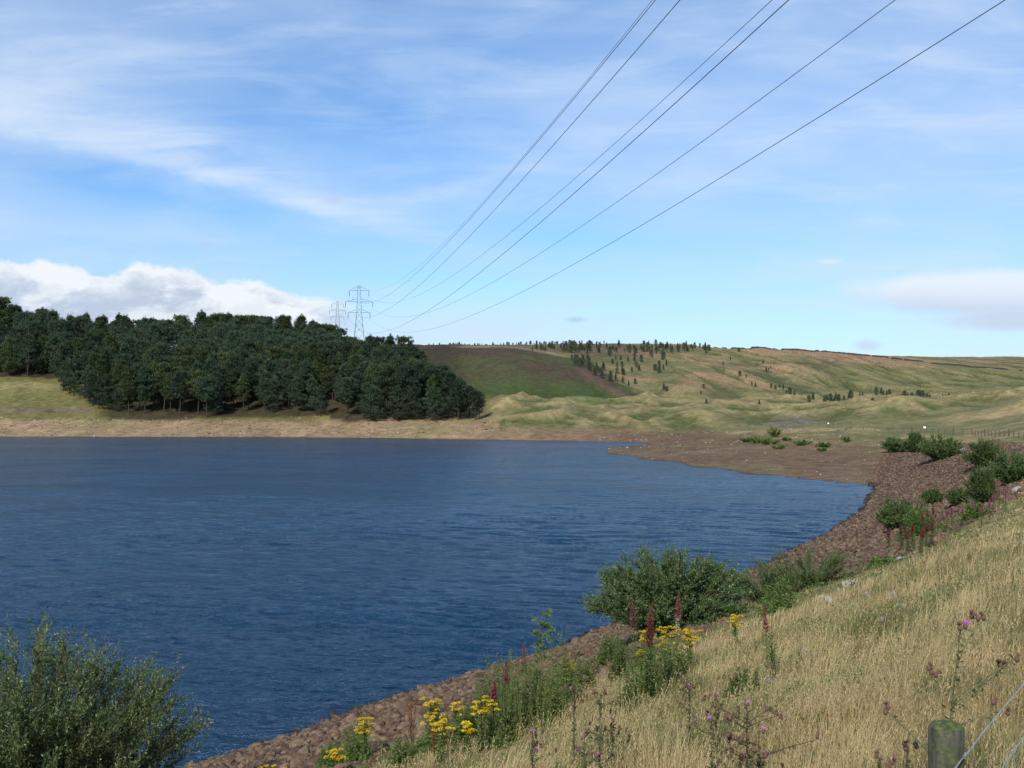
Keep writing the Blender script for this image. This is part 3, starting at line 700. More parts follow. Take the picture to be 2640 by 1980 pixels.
# ------------------------------------------------------------------ willows and shrubs
def bush(name, loc, W, H, nb, nsh, nlf, LL, LW, mat, shl=.5, lean=(0,0,0), seed=1, up=.5, rmin=0.0, open_=1.0, dome=.75, depth=None, **kw):
    r = np.random.default_rng(seed); st = Buf(); lf = Buf(); Dp = depth or W
    e = empty(name, loc, 0, **kw)
    per = max(1, nsh//nb)
    for k in range(nb):
        th = r.uniform(0, 6.283); rho = math.sqrt(r.uniform(rmin, 1)); hz = H*(math.sqrt(max(0,1-rho*rho*.93))*.45*2*dome/1.5+ (1-dome)*.5)*(r.uniform(.88,1.12) if k%5 < 3 else r.uniform(.25,.8))+H*.10
        tip = np.array([W/2*rho*math.cos(th), Dp/2*rho*math.sin(th), hz])+np.array(lean)*hz/H
        b0 = np.array([tip[0]*.18, tip[1]*.18, -.15]); c1 = np.array([tip[0]*.42, tip[1]*.42, hz*.55])
        tt = np.linspace(0,1,7)[:,None]; path = (1-tt)**2*b0+2*(1-tt)*tt*c1+tt**2*tip
        st.tube(path, np.linspace(.020,.004,7)*max(.6, min(1.15, H/2.4)), 5, cap=False)
        t_ = r.uniform(.12, 1.0, per); ii = np.clip((t_*6).astype(int), 0, 5); fr = (t_*6-ii)[:,None]
        P0 = path[ii]*(1-fr)+path[ii+1]*fr; tg = norm(path[ii+1]-path[ii])
        rad = norm(P0*[1,1,0]+1e-6)
        D0 = norm(tg*.5+rad*.35+np.array([0,0,up])+r.normal(0,.38,(per,3))*open_)
        Ls = shl*r.uniform(.45,1.15,per)
        sb = r.uniform(.2,.8)
        for q in range(per):
            bend = r.normal(0,.12,3)+[0,0,.10]
            P1 = P0[q]+D0[q]*Ls[q]*.5; P2 = P1+norm(D0[q]+bend)*Ls[q]*.5
            st.tube([P0[q],P1,P2], [.0042,.003,.0012], 3, cap=False)
            s = r.uniform(.08,1,nlf); pts = np.where(s[:,None] < .5, P0[q]+(P1-P0[q])*s[:,None]*2, P1+(P2-P1)*(s[:,None]-.5)*2)
            dd = norm(D0[q]*.75+norm(r.normal(size=(nlf,3)))*.75+[0,0,.12])
            tn = np.clip(sb*.5+r.uniform(0,.5)+r.normal(0,.14,nlf), 0, .88); tn = np.where(r.random(nlf) < .07, 1.0, tn)
            lf.leaves(pts, dd, LL*r.uniform(.6,1.2,nlf)*(1.1-.35*s), LW*r.uniform(.7,1.2,nlf), tn, 0)
    link('stems', st.mesh('bush stems', M_TWIG), e); link('leaves', lf.mesh('bush leaves', mat), e); return e
def herb(loc, W, H, n, nlf, LL, LW, mat, seed, **kw):
    """a patch of upright leafy stems of unequal height"""
    r = np.random.default_rng(seed); st = Buf(); lf = Buf(); e = empty('herb_clump', loc, 0, **kw)
    lob = r.normal(0, .30, (3,2))*W
    for k in range(n):
        c = lob[r.integers(3)]+r.normal(0,.17,2)*W; hh = H*r.uniform(.35,1.08)*math.exp(-((c**2).sum())/(W*W*.55)); tl = c/W*.28+r.normal(0,.10,2)
        z0 = float(height([loc[0]+c[0]],[loc[1]+c[1]])[0])-loc[2]
        P0 = np.array([c[0],c[1],z0-.03]); P2 = P0+[tl[0]*hh, tl[1]*hh, hh]; P1 = (P0+P2)/2+np.array([*r.normal(0,.03,2),0])*hh
        st.tube([P0,P1,P2], [.004,.003,.0015], 3, cap=False)
        s = r.uniform(.04,1,nlf)[:,None]; P = np.where(s < .5, P0+(P1-P0)*2*s, P1+(P2-P1)*(2*s-1)); th = r.uniform(0,6.28,nlf)
        lf.leaves(P, np.column_stack([np.cos(th), np.sin(th), r.normal(.45,.35,nlf)]), LL*r.uniform(.5,1.3,nlf)*(1.2-.6*s[:,0]), LW*r.uniform(.6,1.3,nlf), np.clip(r.uniform(.1,.7)+r.normal(0,.15,nlf),0,.89))
    link('stems', st.mesh('herb stems', M_STEM), e); link('leaves', lf.mesh('herb leaves', mat), e); return e
def at(px, py, **k): return ghit(px, py, **k)
# the big one in the lower left corner: its foot is below the frame
D0 = 19.5; x0 = -.485*D0; z0 = float(height([x0],[D0])[0])
bush('willow_bush', (x0, D0, z0), 6.3, 5.5, 190, 9500, 22, .095, .026, M_WIL, shl=.75, seed=11, up=.75, lean=(.35,0,0), open_=1.05, dome=.9,
     label='large feathery willow bush filling the lower left corner in front of the water', category='bush')
D0 = 15.5; x0 = -.50*D0; z0 = float(height([x0],[D0])[0])
p = at(1478, 1392)
p = at(1452, 1372); 
bush('willow_bush', (p[0], p[1], p[2]), 5.3, 3.5, 210, 9500, 22, .085, .028, M_WIL, shl=.46, seed=12, up=.40, open_=1.1, lean=(-.12,0,0), depth=3.2, dome=.98, rmin=.02,
     label='big rounded willow bush on the bank behind the red willowherb spikes', category='bush')
p = at(1650, 1302)
bush('willow_bush', p, 3.0, 1.5, 24, 1100, 18, .08, .027, M_WIL2, shl=.5, seed=13, up=.6, label='low leafy willow bush touching the right side of the big rounded one', category='bush')
p = at(1752, 1272)
bush('willow_bush', p, 3.8, 1.8, 26, 1000, 18, .08, .027, M_WIL2, shl=.6, seed=14, up=.8, label='loose pale-tipped shrub on the bank edge where the stones begin', category='bush')
BL = [(1936,1148,80,74,'round dark willow bush beside the patch of red willowherb halfway up the bank'),
      (2014,1088,46,30,'low pale green shrub alone on the brown stones of the bank'),
      (2120,1088,56,82,'tall narrow bright green bush on the stones near the right edge'),
      (2074,1092,56,38,'small sprawling olive shrub left of the tall narrow green bush'),
      (2188,1046,100,72,'wide dark bush cut by the right edge of the view'),
      (2127,1008,84,56,'dark two-headed bush between the largest far bush and the right edge'),
      (2032,994,96,56,'largest dense dark bush at the far end of the stone bank'),
      (1977,977,46,42,'small upright bush touching the left of the largest far bush'),
      (1932,977,60,32,'low green bush at the head of the mudflat, leftmost of the far bank row')]
for k,(px,py,w_,h_,lab) in enumerate(BL):
    p = at(px, py, lo=30); s = p[1]*K/F
    sc_ = max(1.0, p[1]/45)
    bush('willow_bush', p, w_*s*1.0, h_*s*1.3, 90, 2400, 16, .080*sc_**.75, .036*sc_**.85, M_WIL2, shl=.20*h_*s, seed=30+k, up=.30, open_=1.2, label=lab, category='bush', group='willow bushes along the stone bank', dome=.95)
SB = [(1638,958,52,18),(1612,955,30,12),(1664,960,34,14),(1674,944,24,24),(1735,962,38,12),(1779,966,26,12),(1682,970,26,9),(1700,952,20,8),(1778,975,18,8),(1830,955,16,12)]
for k,(px,py,w_,h_) in enumerate(SB):
    p = at(px, py, lo=140); s = p[1]*K/F
    bush('low_shrub', p, w_*s*1.2, h_*s*1.1, 14, 260, 12, .34, .13, M_HERB, shl=.35*h_*s, seed=60+k, up=.3, label='low green shrub on the mudflat behind the spit', category='shrub', group='low shrubs on the mudflat')
# sapling by the water and green herb clumps on the bank
def at_head(px, py, h, lo=3, hi=200):
    u = (px*K-512)/F; v = (HY-py*K)/F; D = np.exp(np.linspace(math.log(lo), math.log(hi), 1200))
    e = EYE+v*D-h-height(u*D, D)
    i = int(np.argmax(e < 0)) if (e < 0).any() else len(D)-1
    d = D[max(i,0)]; return np.array([u*d, d, float(height([u*d],[d])[0])])
def sapling(p, H, lab):
    r = np.random.default_rng(5); st = Buf(); lf = Buf(); e = empty('willow_sapling', p, label=lab, category='sapling')
    path = np.array([(0,0,-.1),(.04,0,H*.35),(-.03,.02,H*.7),(.05,0,H)]); st.tube(path, [.012,.010,.007,.002], 5)
    for k in range(44):
        f = r.uniform(.12,1); c = np.array([np.interp(f*H, path[:,2], path[:,0]), 0, f*H]); th = r.uniform(0,6.28)
        L = (.62-.38*f)*r.uniform(.6,1.2)*.72; d = np.array([math.cos(th), math.sin(th)*.8, .35+r.normal(0,.2)]); tip = c+d*L; mid = c+d*L*.55+[0,0,.05]; tip[2] -= .05
        st.tube([c,mid,tip], [.004,.003,.001], 3, cap=False)
        n = 24; s = r.uniform(.2,1,n)[:,None]; P = c+(tip-c)*s
        lf.leaves(P, norm(d+r.normal(0,.6,(n,3))), .085, .026, np.clip(r.normal(.65,.2,n),0,1))
    link('stem', st.mesh('sapling stem', M_TWIG), e); link('leaves', lf.mesh('sapling leaves', M_HERB), e)
sapling(ghit(1168, 1530), 2.0, 'thin light green sapling standing against the water left of the big willow')
HC = [(1160,1575,70,110,'upright green herb clump below the thin sapling'),(1078,1540,75,85,'greyish herb clump left of the thin sapling, by the water'),(1210,1560,40,60,'small green herb clump right of the sapling foot'),
      (1300,1440,70,48,'low green herb patch at the foot of the big rounded willow'),(1420,1500,80,90,'thick green leaf clump under the red willowherb spikes'),
      (1345,1470,50,60,'thin herb tuft left of the red willowherb spikes'),(780,1640,60,70,'green leaf clump under the lowest ragwort by the stones'),(720,1659,40,36,'small leafy clump at the bottom edge beside the stones'),
      (1000,1600,60,60,'tangled herb clump between the two tall ragworts'),(940,1620,50,60,'weedy clump under the leftmost tall ragwort'),(1610,1500,52,42,'bright green fern-like clump among the pale rocks'),
      (1680,1320,60,46,'green clump at the grass edge beside the lone willowherb'),(1900,1225,40,18,'small vivid green tuft between the stones and the straw grass'),(2075,1128,60,34,'green leaf clump beneath the pink willowherb'),
      (1985,1160,70,50,'green leaf clump beneath the far patch of red willowherb'),
      (1130,1590,75,125,'leafy green clump in front of the sapling clump, at the grass edge'),(1190,1530,75,110,'leafy clump immediately right of the thin sapling stem'),(1095,1590,70,105,'dark green clump between the broad-headed ragwort and the sapling'),
      (1050,1620,60,60,'weedy clump around the foot of the broad-headed ragwort'),(1460,1480,60,60,'green clump right of the thickest red spike stems'),(1380,1530,50,70,'bright green clump in front of the left red spike'),
      (1265,1490,40,44,'small clump between the lone ragwort and the low herb patch'),(880,1655,60,46,'leafy green clump at the bottom edge left of the tall ragworts')]
for k,(px,py,w_,h_,lab) in enumerate(HC):
    p = at(px, min(py, 1655), lo=5); s = p[1]*K/F; f_ = max(1, p[1]/14)
    herb(p, w_*s*1.05, h_*s*1.65, 130, 24, .075*f_**.8, .017*f_**.9, M_HERB if k not in (1,5) else M_WIL2, 90+k, label=lab, category='herb clump', group='green herb clumps on the bank')

# ------------------------------------------------------------------ flowers
def willowherb(p, H, lab, seed, colour=None, spikes=1, fluff=False, w=1.0, bare=False, grp=None):
    r = np.random.default_rng(seed); st = Buf(); lf = Buf(); sk = Buf(); fl = Buf()
    k = {'group': grp} if grp else {}
    e = empty('willowherb', p, r.uniform(0,6.28), label=lab, category='flower', **k)
    ln = r.normal(0,.03,2)
    for q in range(spikes):
        o = r.normal(0,.02,2)*(q > 0); hh = H*(1 if q == 0 else r.uniform(.86,.98)); tp = np.array([ln[0]+o[0]*2.0, ln[1]+o[1]*2.0, hh])
        st.tube([(o[0]*.3,o[1]*.3,-.1),(tp[0]*.4,tp[1]*.4,hh*.5),tp], [.006*w,.005*w,.002*w], 5, cap=False)
        n = 64; f = np.linspace(.10,.66,n); th = np.arange(n)*2.4+r.uniform(0,6)
        P = np.column_stack([tp[0]*f**1.3, tp[1]*f**1.3, f*hh]); dr = np.column_stack([np.cos(th), np.sin(th), np.full(n,.35)])+r.normal(0,.15,(n,3))
        lf.leaves(P, dr, .13*(1.1-.5*f)*w**.5, .020*w, np.clip(r.normal(.5,.2,n),0,1), 0, up=np.tile([0,0,1.],(n,1)), fold=.2)
        if not bare:
            n = 210; f = r.uniform(.66,1.0,n); th = r.uniform(0,6.283,n); P = np.column_stack([tp[0]*f, tp[1]*f, f*hh])
            dr = np.column_stack([np.cos(th), np.sin(th), np.full(n,.75)]); L = (.062*(1.06-f)/.34+.012)*w
            sk.leaves(P, dr, L, .010*w, np.clip(r.normal(.5,.25,n),0,1))
            if fluff:
                n = 90; f = r.uniform(.60,.72,n); th = r.uniform(0,6.283,n); P = np.column_stack([tp[0]*f, tp[1]*f, f*hh]); dr = np.column_stack([np.cos(th), np.sin(th), r.normal(0,.5,n)])
                fl.leaves(P, dr, .05, .012, r.random(n))
    link('stem', st.mesh('willowherb stem', M_STEM), e); link('leaves', lf.mesh('willowherb leaves', M_HERB), e)
    if not bare: link('flower_spike', sk.mesh('willowherb spike', colour or M_SPIKE), e)
    if fluff: link('seed_fluff', fl.mesh('seed fluff', M_FLUFF), e)
WH = [(1371,1288,1372,1488,1,0,'tall single red willowherb spike, left of the three before the big willow'),(1412,1308,1402,1525,3,0,'thickest red willowherb with several spikes merged, nearest before the big willow'),
      (1466,1281,1458,1468,1,1,'red willowherb shedding white fluff, right of the three before the big willow'),(1126,1394,1130,1555,1,0,'pinkish willowherb spike beside the thin sapling'),
      (1091,1428,1095,1570,1,0,'dull red willowherb spike second from the left by the water'),(1061,1468,1064,1605,2,0,'short red willowherb spike furthest left behind the ragwort')]
for k,(px,py,bx,by,n,fl_,lab) in enumerate(WH):
    p = ghit(bx, by, 5); h = EYE+(HY-py*K)/F*p[1]-p[2]
    willowherb(p, h, lab, 400+k, spikes=n, fluff=bool(fl_), w=1.35)
willowherb(at_head(1667,1322,.95,lo=8), .95, 'lone green flowerless willowherb stem in the straw grass', 410, bare=True, w=1.3)
willowherb(at_head(1659,1306,1.15,lo=8), 1.15, 'slim dull willowherb just behind the lone green stem', 411, w=1.0)
for k,(px,py,h) in enumerate([(1983,1082,1.5),(2015,1093,1.4),(1971,1131,1.2),(1947,1134,1.25),(1921,1140,1.1),(1993,1106,1.3),(2013,1122,1.2),(1988,1140,1.1),(1976,1098,1.3),(2004,1100,1.3),(1960,1142,1.1),(1999,1130,1.1)]):
    willowherb(at_head(px,py,h,lo=20), h, 'red willowherb in the far patch beside the round dark willow', 420+k, spikes=2, w=1.55, grp='red willowherb in the far patch')
for k,(px,py,h) in enumerate([(2046,1100,1.2),(2094,1074,1.2),(2102,1084,1.1),(2154,1040,1.3),(2160,1052,1.2),(2168,1054,1.2),(2146,1066,1.1),(2172,1064,1.1),(2056,1096,1.1),(2120,1090,1.1),(2138,1080,1.1),(2078,1092,1.1)]):
    willowherb(at_head(px,py,h,lo=20), h, 'pink willowherb along the grass edge near the right side', 440+k, colour=M_PINK, spikes=1, w=1.8, grp='pink willowherb along the grass edge')
def ragwort(p, H, W, lab, seed, dens=1.0, w=1.0, dark=False):
    r = np.random.default_rng(seed); st = Buf(); lf = Buf(); fl = Buf(); e = empty('ragwort', p, r.uniform(0,6.28), label=lab, category='flower')
    ns = 3
    for s in range(ns):
        tp = np.array([r.normal(0,W*.22), r.normal(0,W*.22), H*r.uniform(.80,.9)])
        st.tube([tp*[.1,.1,0]-[0,0,.1], tp*[.4,.4,.5], tp], [.007,.006,.005], 5, cap=False)
        n = 60; f = r.uniform(.1,.95,n); th = r.uniform(0,6.28,n)
        lf.leaves(tp*np.column_stack([f,f,f]), np.column_stack([np.cos(th),np.sin(th),r.normal(.3,.35,n)]), r.uniform(.05,.13,n)*(1.15-f*.6), r.uniform(.018,.035,n), np.clip(r.normal(.4,.2,n),0,1))
        for q in range(int(6*dens)+1):
            c = tp+np.array([r.normal(0,W*.28), r.normal(0,W*.28), r.uniform(-.16,.11)*H]); c[2] = min(c[2], H)
            st.tube([tp, (tp+c)/2-[0,0,.02], c], [.004,.003,.002], 4, cap=False)
            m = 30; a = r.uniform(0,6.28,m); rr = .043*w*np.sqrt(r.random(m))
            q0 = c+np.column_stack([np.cos(a)*rr, np.sin(a)*rr, .02-rr*rr*5+r.normal(0,.006,m)])
            for sgn in (0, 1):
                th = r.uniform(0,6.28,m); d = np.column_stack([np.cos(th), np.sin(th), r.normal(.1,.3,m)])
                fl.leaves(q0-norm(d)*.011*w, d, .023*w, .019*w, r.random(m), 0, up=np.tile([0,0,1.],(m,1))+r.normal(0,.35,(m,3)))
    link('stem', st.mesh('ragwort stem', M_DSTEM if dark else M_STEM), e); link('leaves', lf.mesh('ragwort leaves', M_HERB), e); link('flower_head', fl.mesh('ragwort florets', M_YEL), e)
RW = [(785,1552,.85,.42,1.6,0,'lush yellow ragwort in front of the brown stones, left of centre bottom'),(710,1620,.6,.26,1.2,0,'small ragwort at the bottom edge, second from the left'),
      (590,1650,.7,.30,1.2,0,'ragwort cut by the bottom edge, leftmost of all'),(922,1500,1.05,.30,1.2,1,'tall dark-stemmed ragwort against the stones beside the rusty dock'),
      (950,1548,.85,.34,1.2,0,'duller ragwort tucked behind the tall dark-stemmed one'),(982,1520,.8,.22,.6,0,'faded sparse ragwort between the two tall ones'),
      (1043,1502,.95,.36,1.6,1,'broad-headed tall ragwort with a thick dark stem, near the red willowherb'),(1010,1560,.6,.13,1.2,0,'small ragwort head low beside the broad-headed one'),
      (1234,1428,.75,.18,.8,0,'neat lone ragwort below the sapling and left of the willow'),(1438,1350,.95,.26,1.0,0,'ragwort right behind the thickest red spike'),
      (1490,1358,.9,.30,1.4,0,'bright ragwort against the dark foot of the big willow'),(1394,1364,.85,.20,.8,0,'ragwort between the two left red spikes'),
      (1430,1376,.75,.24,1.0,0,'low ragwort in front of the thickest red spike'),(1590,1328,.75,.34,1.2,0,'yellow ragwort alone in the grass right of the big willow'),
      (1385,1405,.55,.12,.9,0,'tiny ragwort low among the red spike stems')]
for k,(px,py,h,W_,dn,dk,lab) in enumerate(RW): ragwort(at_head(px,py,h,lo=6), h, W_, lab, 500+k, dn, 1.15, bool(dk))
def dock(p, H, lab, seed):
    r = np.random.default_rng(seed); st = Buf(); sd_ = Buf(); e = empty('dock_plant', p, label=lab, category='weed')
    for s in range(4):
        tp = np.array([r.normal(0,.10), r.normal(0,.06), H*r.uniform(.7,1)]); st.tube([(0,0,-.1), tp*[.4,.4,.5], tp], [.006,.004,.002], 4, cap=False)
        n = 160; f = r.uniform(.35,1,n); sd_.leaves(tp*np.column_stack([f,f,f])+r.normal(0,.012,(n,3)), r.normal(size=(n,3))+[0,0,.5], .03, .014, r.random(n))
    link('stem', st.mesh('dock stem', M_DSTEM), e); link('seeds', sd_.mesh('dock seeds', M_RUST), e)
dock(at_head(890,1490,1.15,lo=6), 1.15, 'rust-brown dead dock stalk left of the tall dark-stemmed ragwort', 601)
dock(at_head(290,1560,4.0,lo=6)+[0,0,2.6] if False else at_head(940,1560,.7,lo=5), .7, 'short rust-brown dock in front of the tall ragwort', 602)
def thistle(p, H, lab, seed, nb=7, W=.35, pur=2, lean=0.0, w=1.0):
    r = np.random.default_rng(seed); st = Buf(); lf = Buf(); hd = Buf(); pu = Buf(); e = empty('thistle', p, label=lab, category='thistle')
    top = np.array([lean, 0, H]); path = np.array([(0,0,-.1),(lean*.2,0,H*.35),(lean*.6,0.01,H*.7),top]); st.tube(path, [.008,.007,.005,.003], 5, cap=False)
    tips = [top]
    for k in range(nb):
        f = r.uniform(.45,.95); c = np.array([np.interp(f*H, path[:,2], path[:,0]), 0, f*H]); th = r.uniform(0,6.28)
        tip = c+np.array([math.cos(th)*W*r.uniform(.4,1), math.sin(th)*W*.6*r.uniform(.4,1), H*r.uniform(.06,.22)]); st.tube([c,(c+tip)/2+[0,0,.01],tip], [.004,.003,.002], 4, cap=False); tips.append(tip)
        n = 14; s = r.random(n)[:,None]; lf.leaves(c+(tip-c)*s, r.normal(size=(n,3)), .04, .012, r.random(n))
    n = 110; f = r.random(n); P = np.column_stack([np.interp(f*H, path[:,2], path[:,0]), np.zeros(n), f*H]); th = r.uniform(0,6.28,n)
    lf.leaves(P, np.column_stack([np.cos(th), np.sin(th), np.full(n,.4)]), .085*(1.1-f)*r.uniform(.5,1.2,n), .020, r.random(n))
    npur = 0
    link('stem', st.mesh('thistle stem', M_DSTEM if seed%2 else M_STEM), e); link('leaves', lf.mesh('thistle leaves', M_THL), e)
    for tip in tips:
        for q in range(r.integers(1,4)):
            hd = Buf(); V, Fc = ICO2
            c = tip+r.normal(0,.022,3)*w; d = norm(np.array([r.normal(0,.4), r.normal(0,.4), 1.0]))
            hd.add(V*np.array([.0135,.0135,.018])*w, Fc, .25)
            n = 26; a = norm(d+r.normal(0,.45,(n,3)))
            flower = npur < pur and q == 0; npur += flower
            hd.leaves(np.tile(d*.010,(n,1)), a, .032*w, .0085*w, r.uniform(.2,1,n), int(flower))
            link('flower_head' if flower else 'seed_head', hd.mesh('thistle head', [M_THH, M_PUR]), e, loc=[float(v) for v in c])
TH = [(2032,1352,1.32,.42,1,.10,7,'tall branching thistle beside the mossy fence post'),(1240,1488,1.0,.16,2,0,4,'thistle with purple heads left of the brown-headed cluster, bottom centre'),
      (1296,1506,.95,.26,0,0,10,'thistle with a thick cluster of brown fluffy heads, bottom centre'),(1150,1582,.85,.2,2,0,5,'small purple thistle at the bottom by the herb clump'),
      (1262,1590,.7,.2,2,0,4,'purple thistle low in the grass at bottom centre'),(1490,1488,.7,.22,1,0,5,'thistle in the grass left of the pale rocks'),(1546,1500,.75,.24,2,0,6,'purple-tipped thistle just below the bright fern-like clump'),
      (1614,1526,.75,.28,1,0,7,'brown thistle right below the bright fern-like clump'),(1538,1560,.7,.26,1,0,5,'drooping thistle in the middle of the lower grass'),
      (1640,1580,.75,.40,1,0,8,'wide sprawling dark thistle low in the grass'),(1640,1622,.6,.26,1,0,7,'dark thistle at the bottom edge below the sprawling one'),(1960,1612,.75,.12,0,0,3,'thin dark thistle against the left side of the mossy post'),
      (1320,1560,.6,.22,1,0,6,'ragged thistle between the purple one and the bottom edge'),(1900,1640,.5,.10,0,0,2,'tiny dry thistle at the bottom left of the mossy post')]
for k,(px,py,h,W_,pu_,ln,nb_,lab) in enumerate(TH): thistle(at_head(px,py,h,lo=3.2), h, lab, 700+k, nb_, W_, pu_, ln, .88)
def fern(p, H, lab, seed):
    r = np.random.default_rng(seed); st = Buf(); lf = Buf(); e = empty('bracken', p, label=lab, category='fern')
    for k in range(5):
        th = r.uniform(0,6.28); L = H*r.uniform(.8,1.2); d = np.array([math.cos(th), math.sin(th), 0]); s = np.linspace(0,1,14)[:,None]
        path = d*s*L*.30+np.array([0,0,1])*(s*1.15-.45*s*s)*L; st.tube(path, np.linspace(.004,.001,14), 4, cap=False)
        sd2 = np.cross(d,[0,0,1.])
        for i in range(4,14):
            for sg in (-1,1):
                n = 5; P = path[i]+sd2*sg*np.linspace(0,.12*(1-(i-4)/11),n)[:,None]*H*1.1
                lf.leaves(P, np.tile(sd2*sg+d*.5,(n,1))+r.normal(0,.3,(n,3)), .03, .012, np.clip(r.normal(.5,.25,n),0,1))
    link('stalks', st.mesh('bracken stalks', M_STEM), e); link('fronds', lf.mesh('bracken fronds', M_FERN), e)
fern(at_head(1745,1518,.38,lo=5), .42, 'yellowing bracken sprig alone in the lower grass', 801)
fern(at_head(1830,1525,.22,lo=5), .25, 'small green bracken sprig right of the yellowing one', 802)
fern(at_head(1555,1505,.3,lo=5), .3, 'pale green bracken between thistles left of the pale rocks', 803)
#PART4

# ------------------------------------------------------------------ pylons and the line
def bar(b, p, q, w_): b.tube([p, q], w_*.6, 4, cap=False)
def pylon(loc, H, rz, lab, wk=1.0):
    e = empty('electricity_pylon', loc, rz, label=lab, category='pylon', group='pylons beyond the plantation')
    b = Buf(); zt = H; zs_ = [0, 6, 11.5, 16.5, 20.6, 24.2, 27.2, 30, 32.6, 35, 37.2, H-1.2, H]
    def hw(z): return np.interp(z, [0, 24, H], [3.7, 1.45, .62])
    cn = lambda z, i: np.array([(1,1,-1,-1)[i]*hw(z), (1,-1,-1,1)[i]*hw(z), z])
    for i in range(4):
        bar(b, cn(0,i), cn(24,i), .17*wk); bar(b, cn(24,i), cn(H,i), .14*wk)
        j = (i+1)%4
        for k in range(len(zs_)-1):
            bar(b, cn(zs_[k],i), cn(zs_[k+1],j), .085*wk)
            if k < 6: bar(b, cn(zs_[k],j), cn(zs_[k+1],i), .06*wk)
            if k % 2: bar(b, cn(zs_[k],i), cn(zs_[k],j), .07*wk)
    link('tower', b.mesh('pylon tower', M_STEEL), e)
    arms = []
    for za, L in ((H-3.0, 5.7), (H-9.6, 8.0), (H-16.0, 6.4)):
        a = Buf(); h_ = hw(za)
        for s in (-1,1):
            tip = np.array([s*L, 0, za])
            for yy in (-1,1):
                bar(a, (s*h_, yy*h_, za), tip, .12*wk); bar(a, (s*hw(za+2.1), yy*hw(za+2.1), za+(2.6 if za > H-5 else 1.9)), tip, .09*wk)
            for f in (.33,.66):
                bar(a, np.array([s*h_,h_,za])*(1-f)+tip*f, np.array([s*h_,-h_,za])*(1-f)+tip*f, .06*wk)
                bar(a, np.array([s*h_,h_,za])*(1-f)+tip*f, np.array([s*h_,h_,za+1.9])*(1-f)+tip*f, .05*wk)
            arms.append((s*L, za))
        link('crossarm', a.mesh('pylon crossarm', M_STEEL), e)
    for x, za in arms:
        s = Buf(); n = 14; z = np.linspace(za-.2, za-3.4, n); s.tube(np.column_stack([np.full(n,x), np.zeros(n), z]), np.where(np.arange(n)%2, .21, .11)*wk, 8)
        link('insulator', s.mesh('insulator string', M_INS), e)
    return e, arms
HP = 40.0
P1 = np.array([-90.2, 590.0]); zt1 = EYE+(HY-285.5)/F*590; P2 = np.array([-174.5, 1000.0]); zt2 = EYE+(HY-301.0)/F*1000
rz = math.atan2(P2[1]-P1[1], P2[0]-P1[0])-math.pi/2
rz = rz*.55
pylon((P1[0], P1[1], zt1-HP), HP, rz, 'nearer, taller steel pylon standing up behind the dip in the plantation skyline')
pylon((P2[0], P2[1], zt2-HP), HP, rz, 'farther, smaller steel pylon just left of the taller one above the pines', 1.15)
# each wire: lateral offset, (y at px 512), (px at the top edge), start height on the near pylon
dirx = -.2061; X0 = 31.4
WR = [('earth wire', 0.0, 169.5, 652.5, 285.5, .0), ('upper left conductor', -5.7, 171.5, 655.5, 296.5, 1), ('middle left conductor', -8.0, 191, 680, 307.6, 1), ('lower left conductor', -6.4, 246.5, 788.5, 318.2, 1),
      ('upper right conductor', 5.7, 231.5, 772, 297.3, 1), ('middle right conductor', 8.0, 271, 895, 308.6, 1), ('lower right conductor', 6.4, 297, 1005, 319.2, 1)]
LAB = ['thin earth wire, topmost of the overhead lines, leaving the pylon peak','power line leftmost at the top edge, hugging the earth wire','second power line from the left at the top edge, just right of the close pair',
       'lower line of the middle pair, dark and the right one at the top edge','upper line of the middle pair, the left one at the top edge','single power line second from the right at the top edge','lowest and rightmost power line, reaching the top right corner']
cw, sw = math.cos(rz), math.sin(rz)
for (nm, off, y512, pxt, yst, k), lab in zip(WR, LAB):
    xs, ys = P1[0]+off*cw, P1[1]+off*sw; zs0 = EYE+(HY-yst)/F*ys
    u2 = (pxt-512)/F; v2 = HY/F
    # straight in plan from the arm tip to the spot overhead
    xa = X0+off                                        # where it would cross Y = 0
    def xat(Y): return xa+(xs-xa)*Y/ys
    Ym = xa/((xa-xs)/ys); zm = EYE+(HY-y512)/F*Ym
    Yt = xa/(u2+(xa-xs)/ys); zt_ = EYE+v2*Yt
    co_ = np.polyfit([ys, Ym, Yt], [zs0, zm, zt_], 2)
    Yv = np.concatenate([np.linspace(-60, 120, 28), np.linspace(130, ys, 34)])
    b = Buf(); b.tube(np.column_stack([xat(Yv), Yv, np.polyval(co_, Yv)]), .028 if k else .022, 5, cap=False)
    link('power_line', b.mesh('power line', M_CABLE, smooth=True), label=lab, category='power line', group='overhead lines running from the pylon')
    # the next span, pylon to pylon
    q = np.linspace(0,1,24)[:,None]; A = np.array([xs,ys,zs0]); dx = np.array([P2[0]-P1[0], P2[1]-P1[1], zt2-zt1])
    b = Buf(); pth = A+dx*q; pth[:,2] -= (4*q*(1-q))[:,0]*9; b.tube(pth, .028, 4, cap=False)
    link('power_line', b.mesh('power line far span', M_CABLE), label='faint power line spanning the gap between the two pylons', category='power line', group='lines between the two pylons')

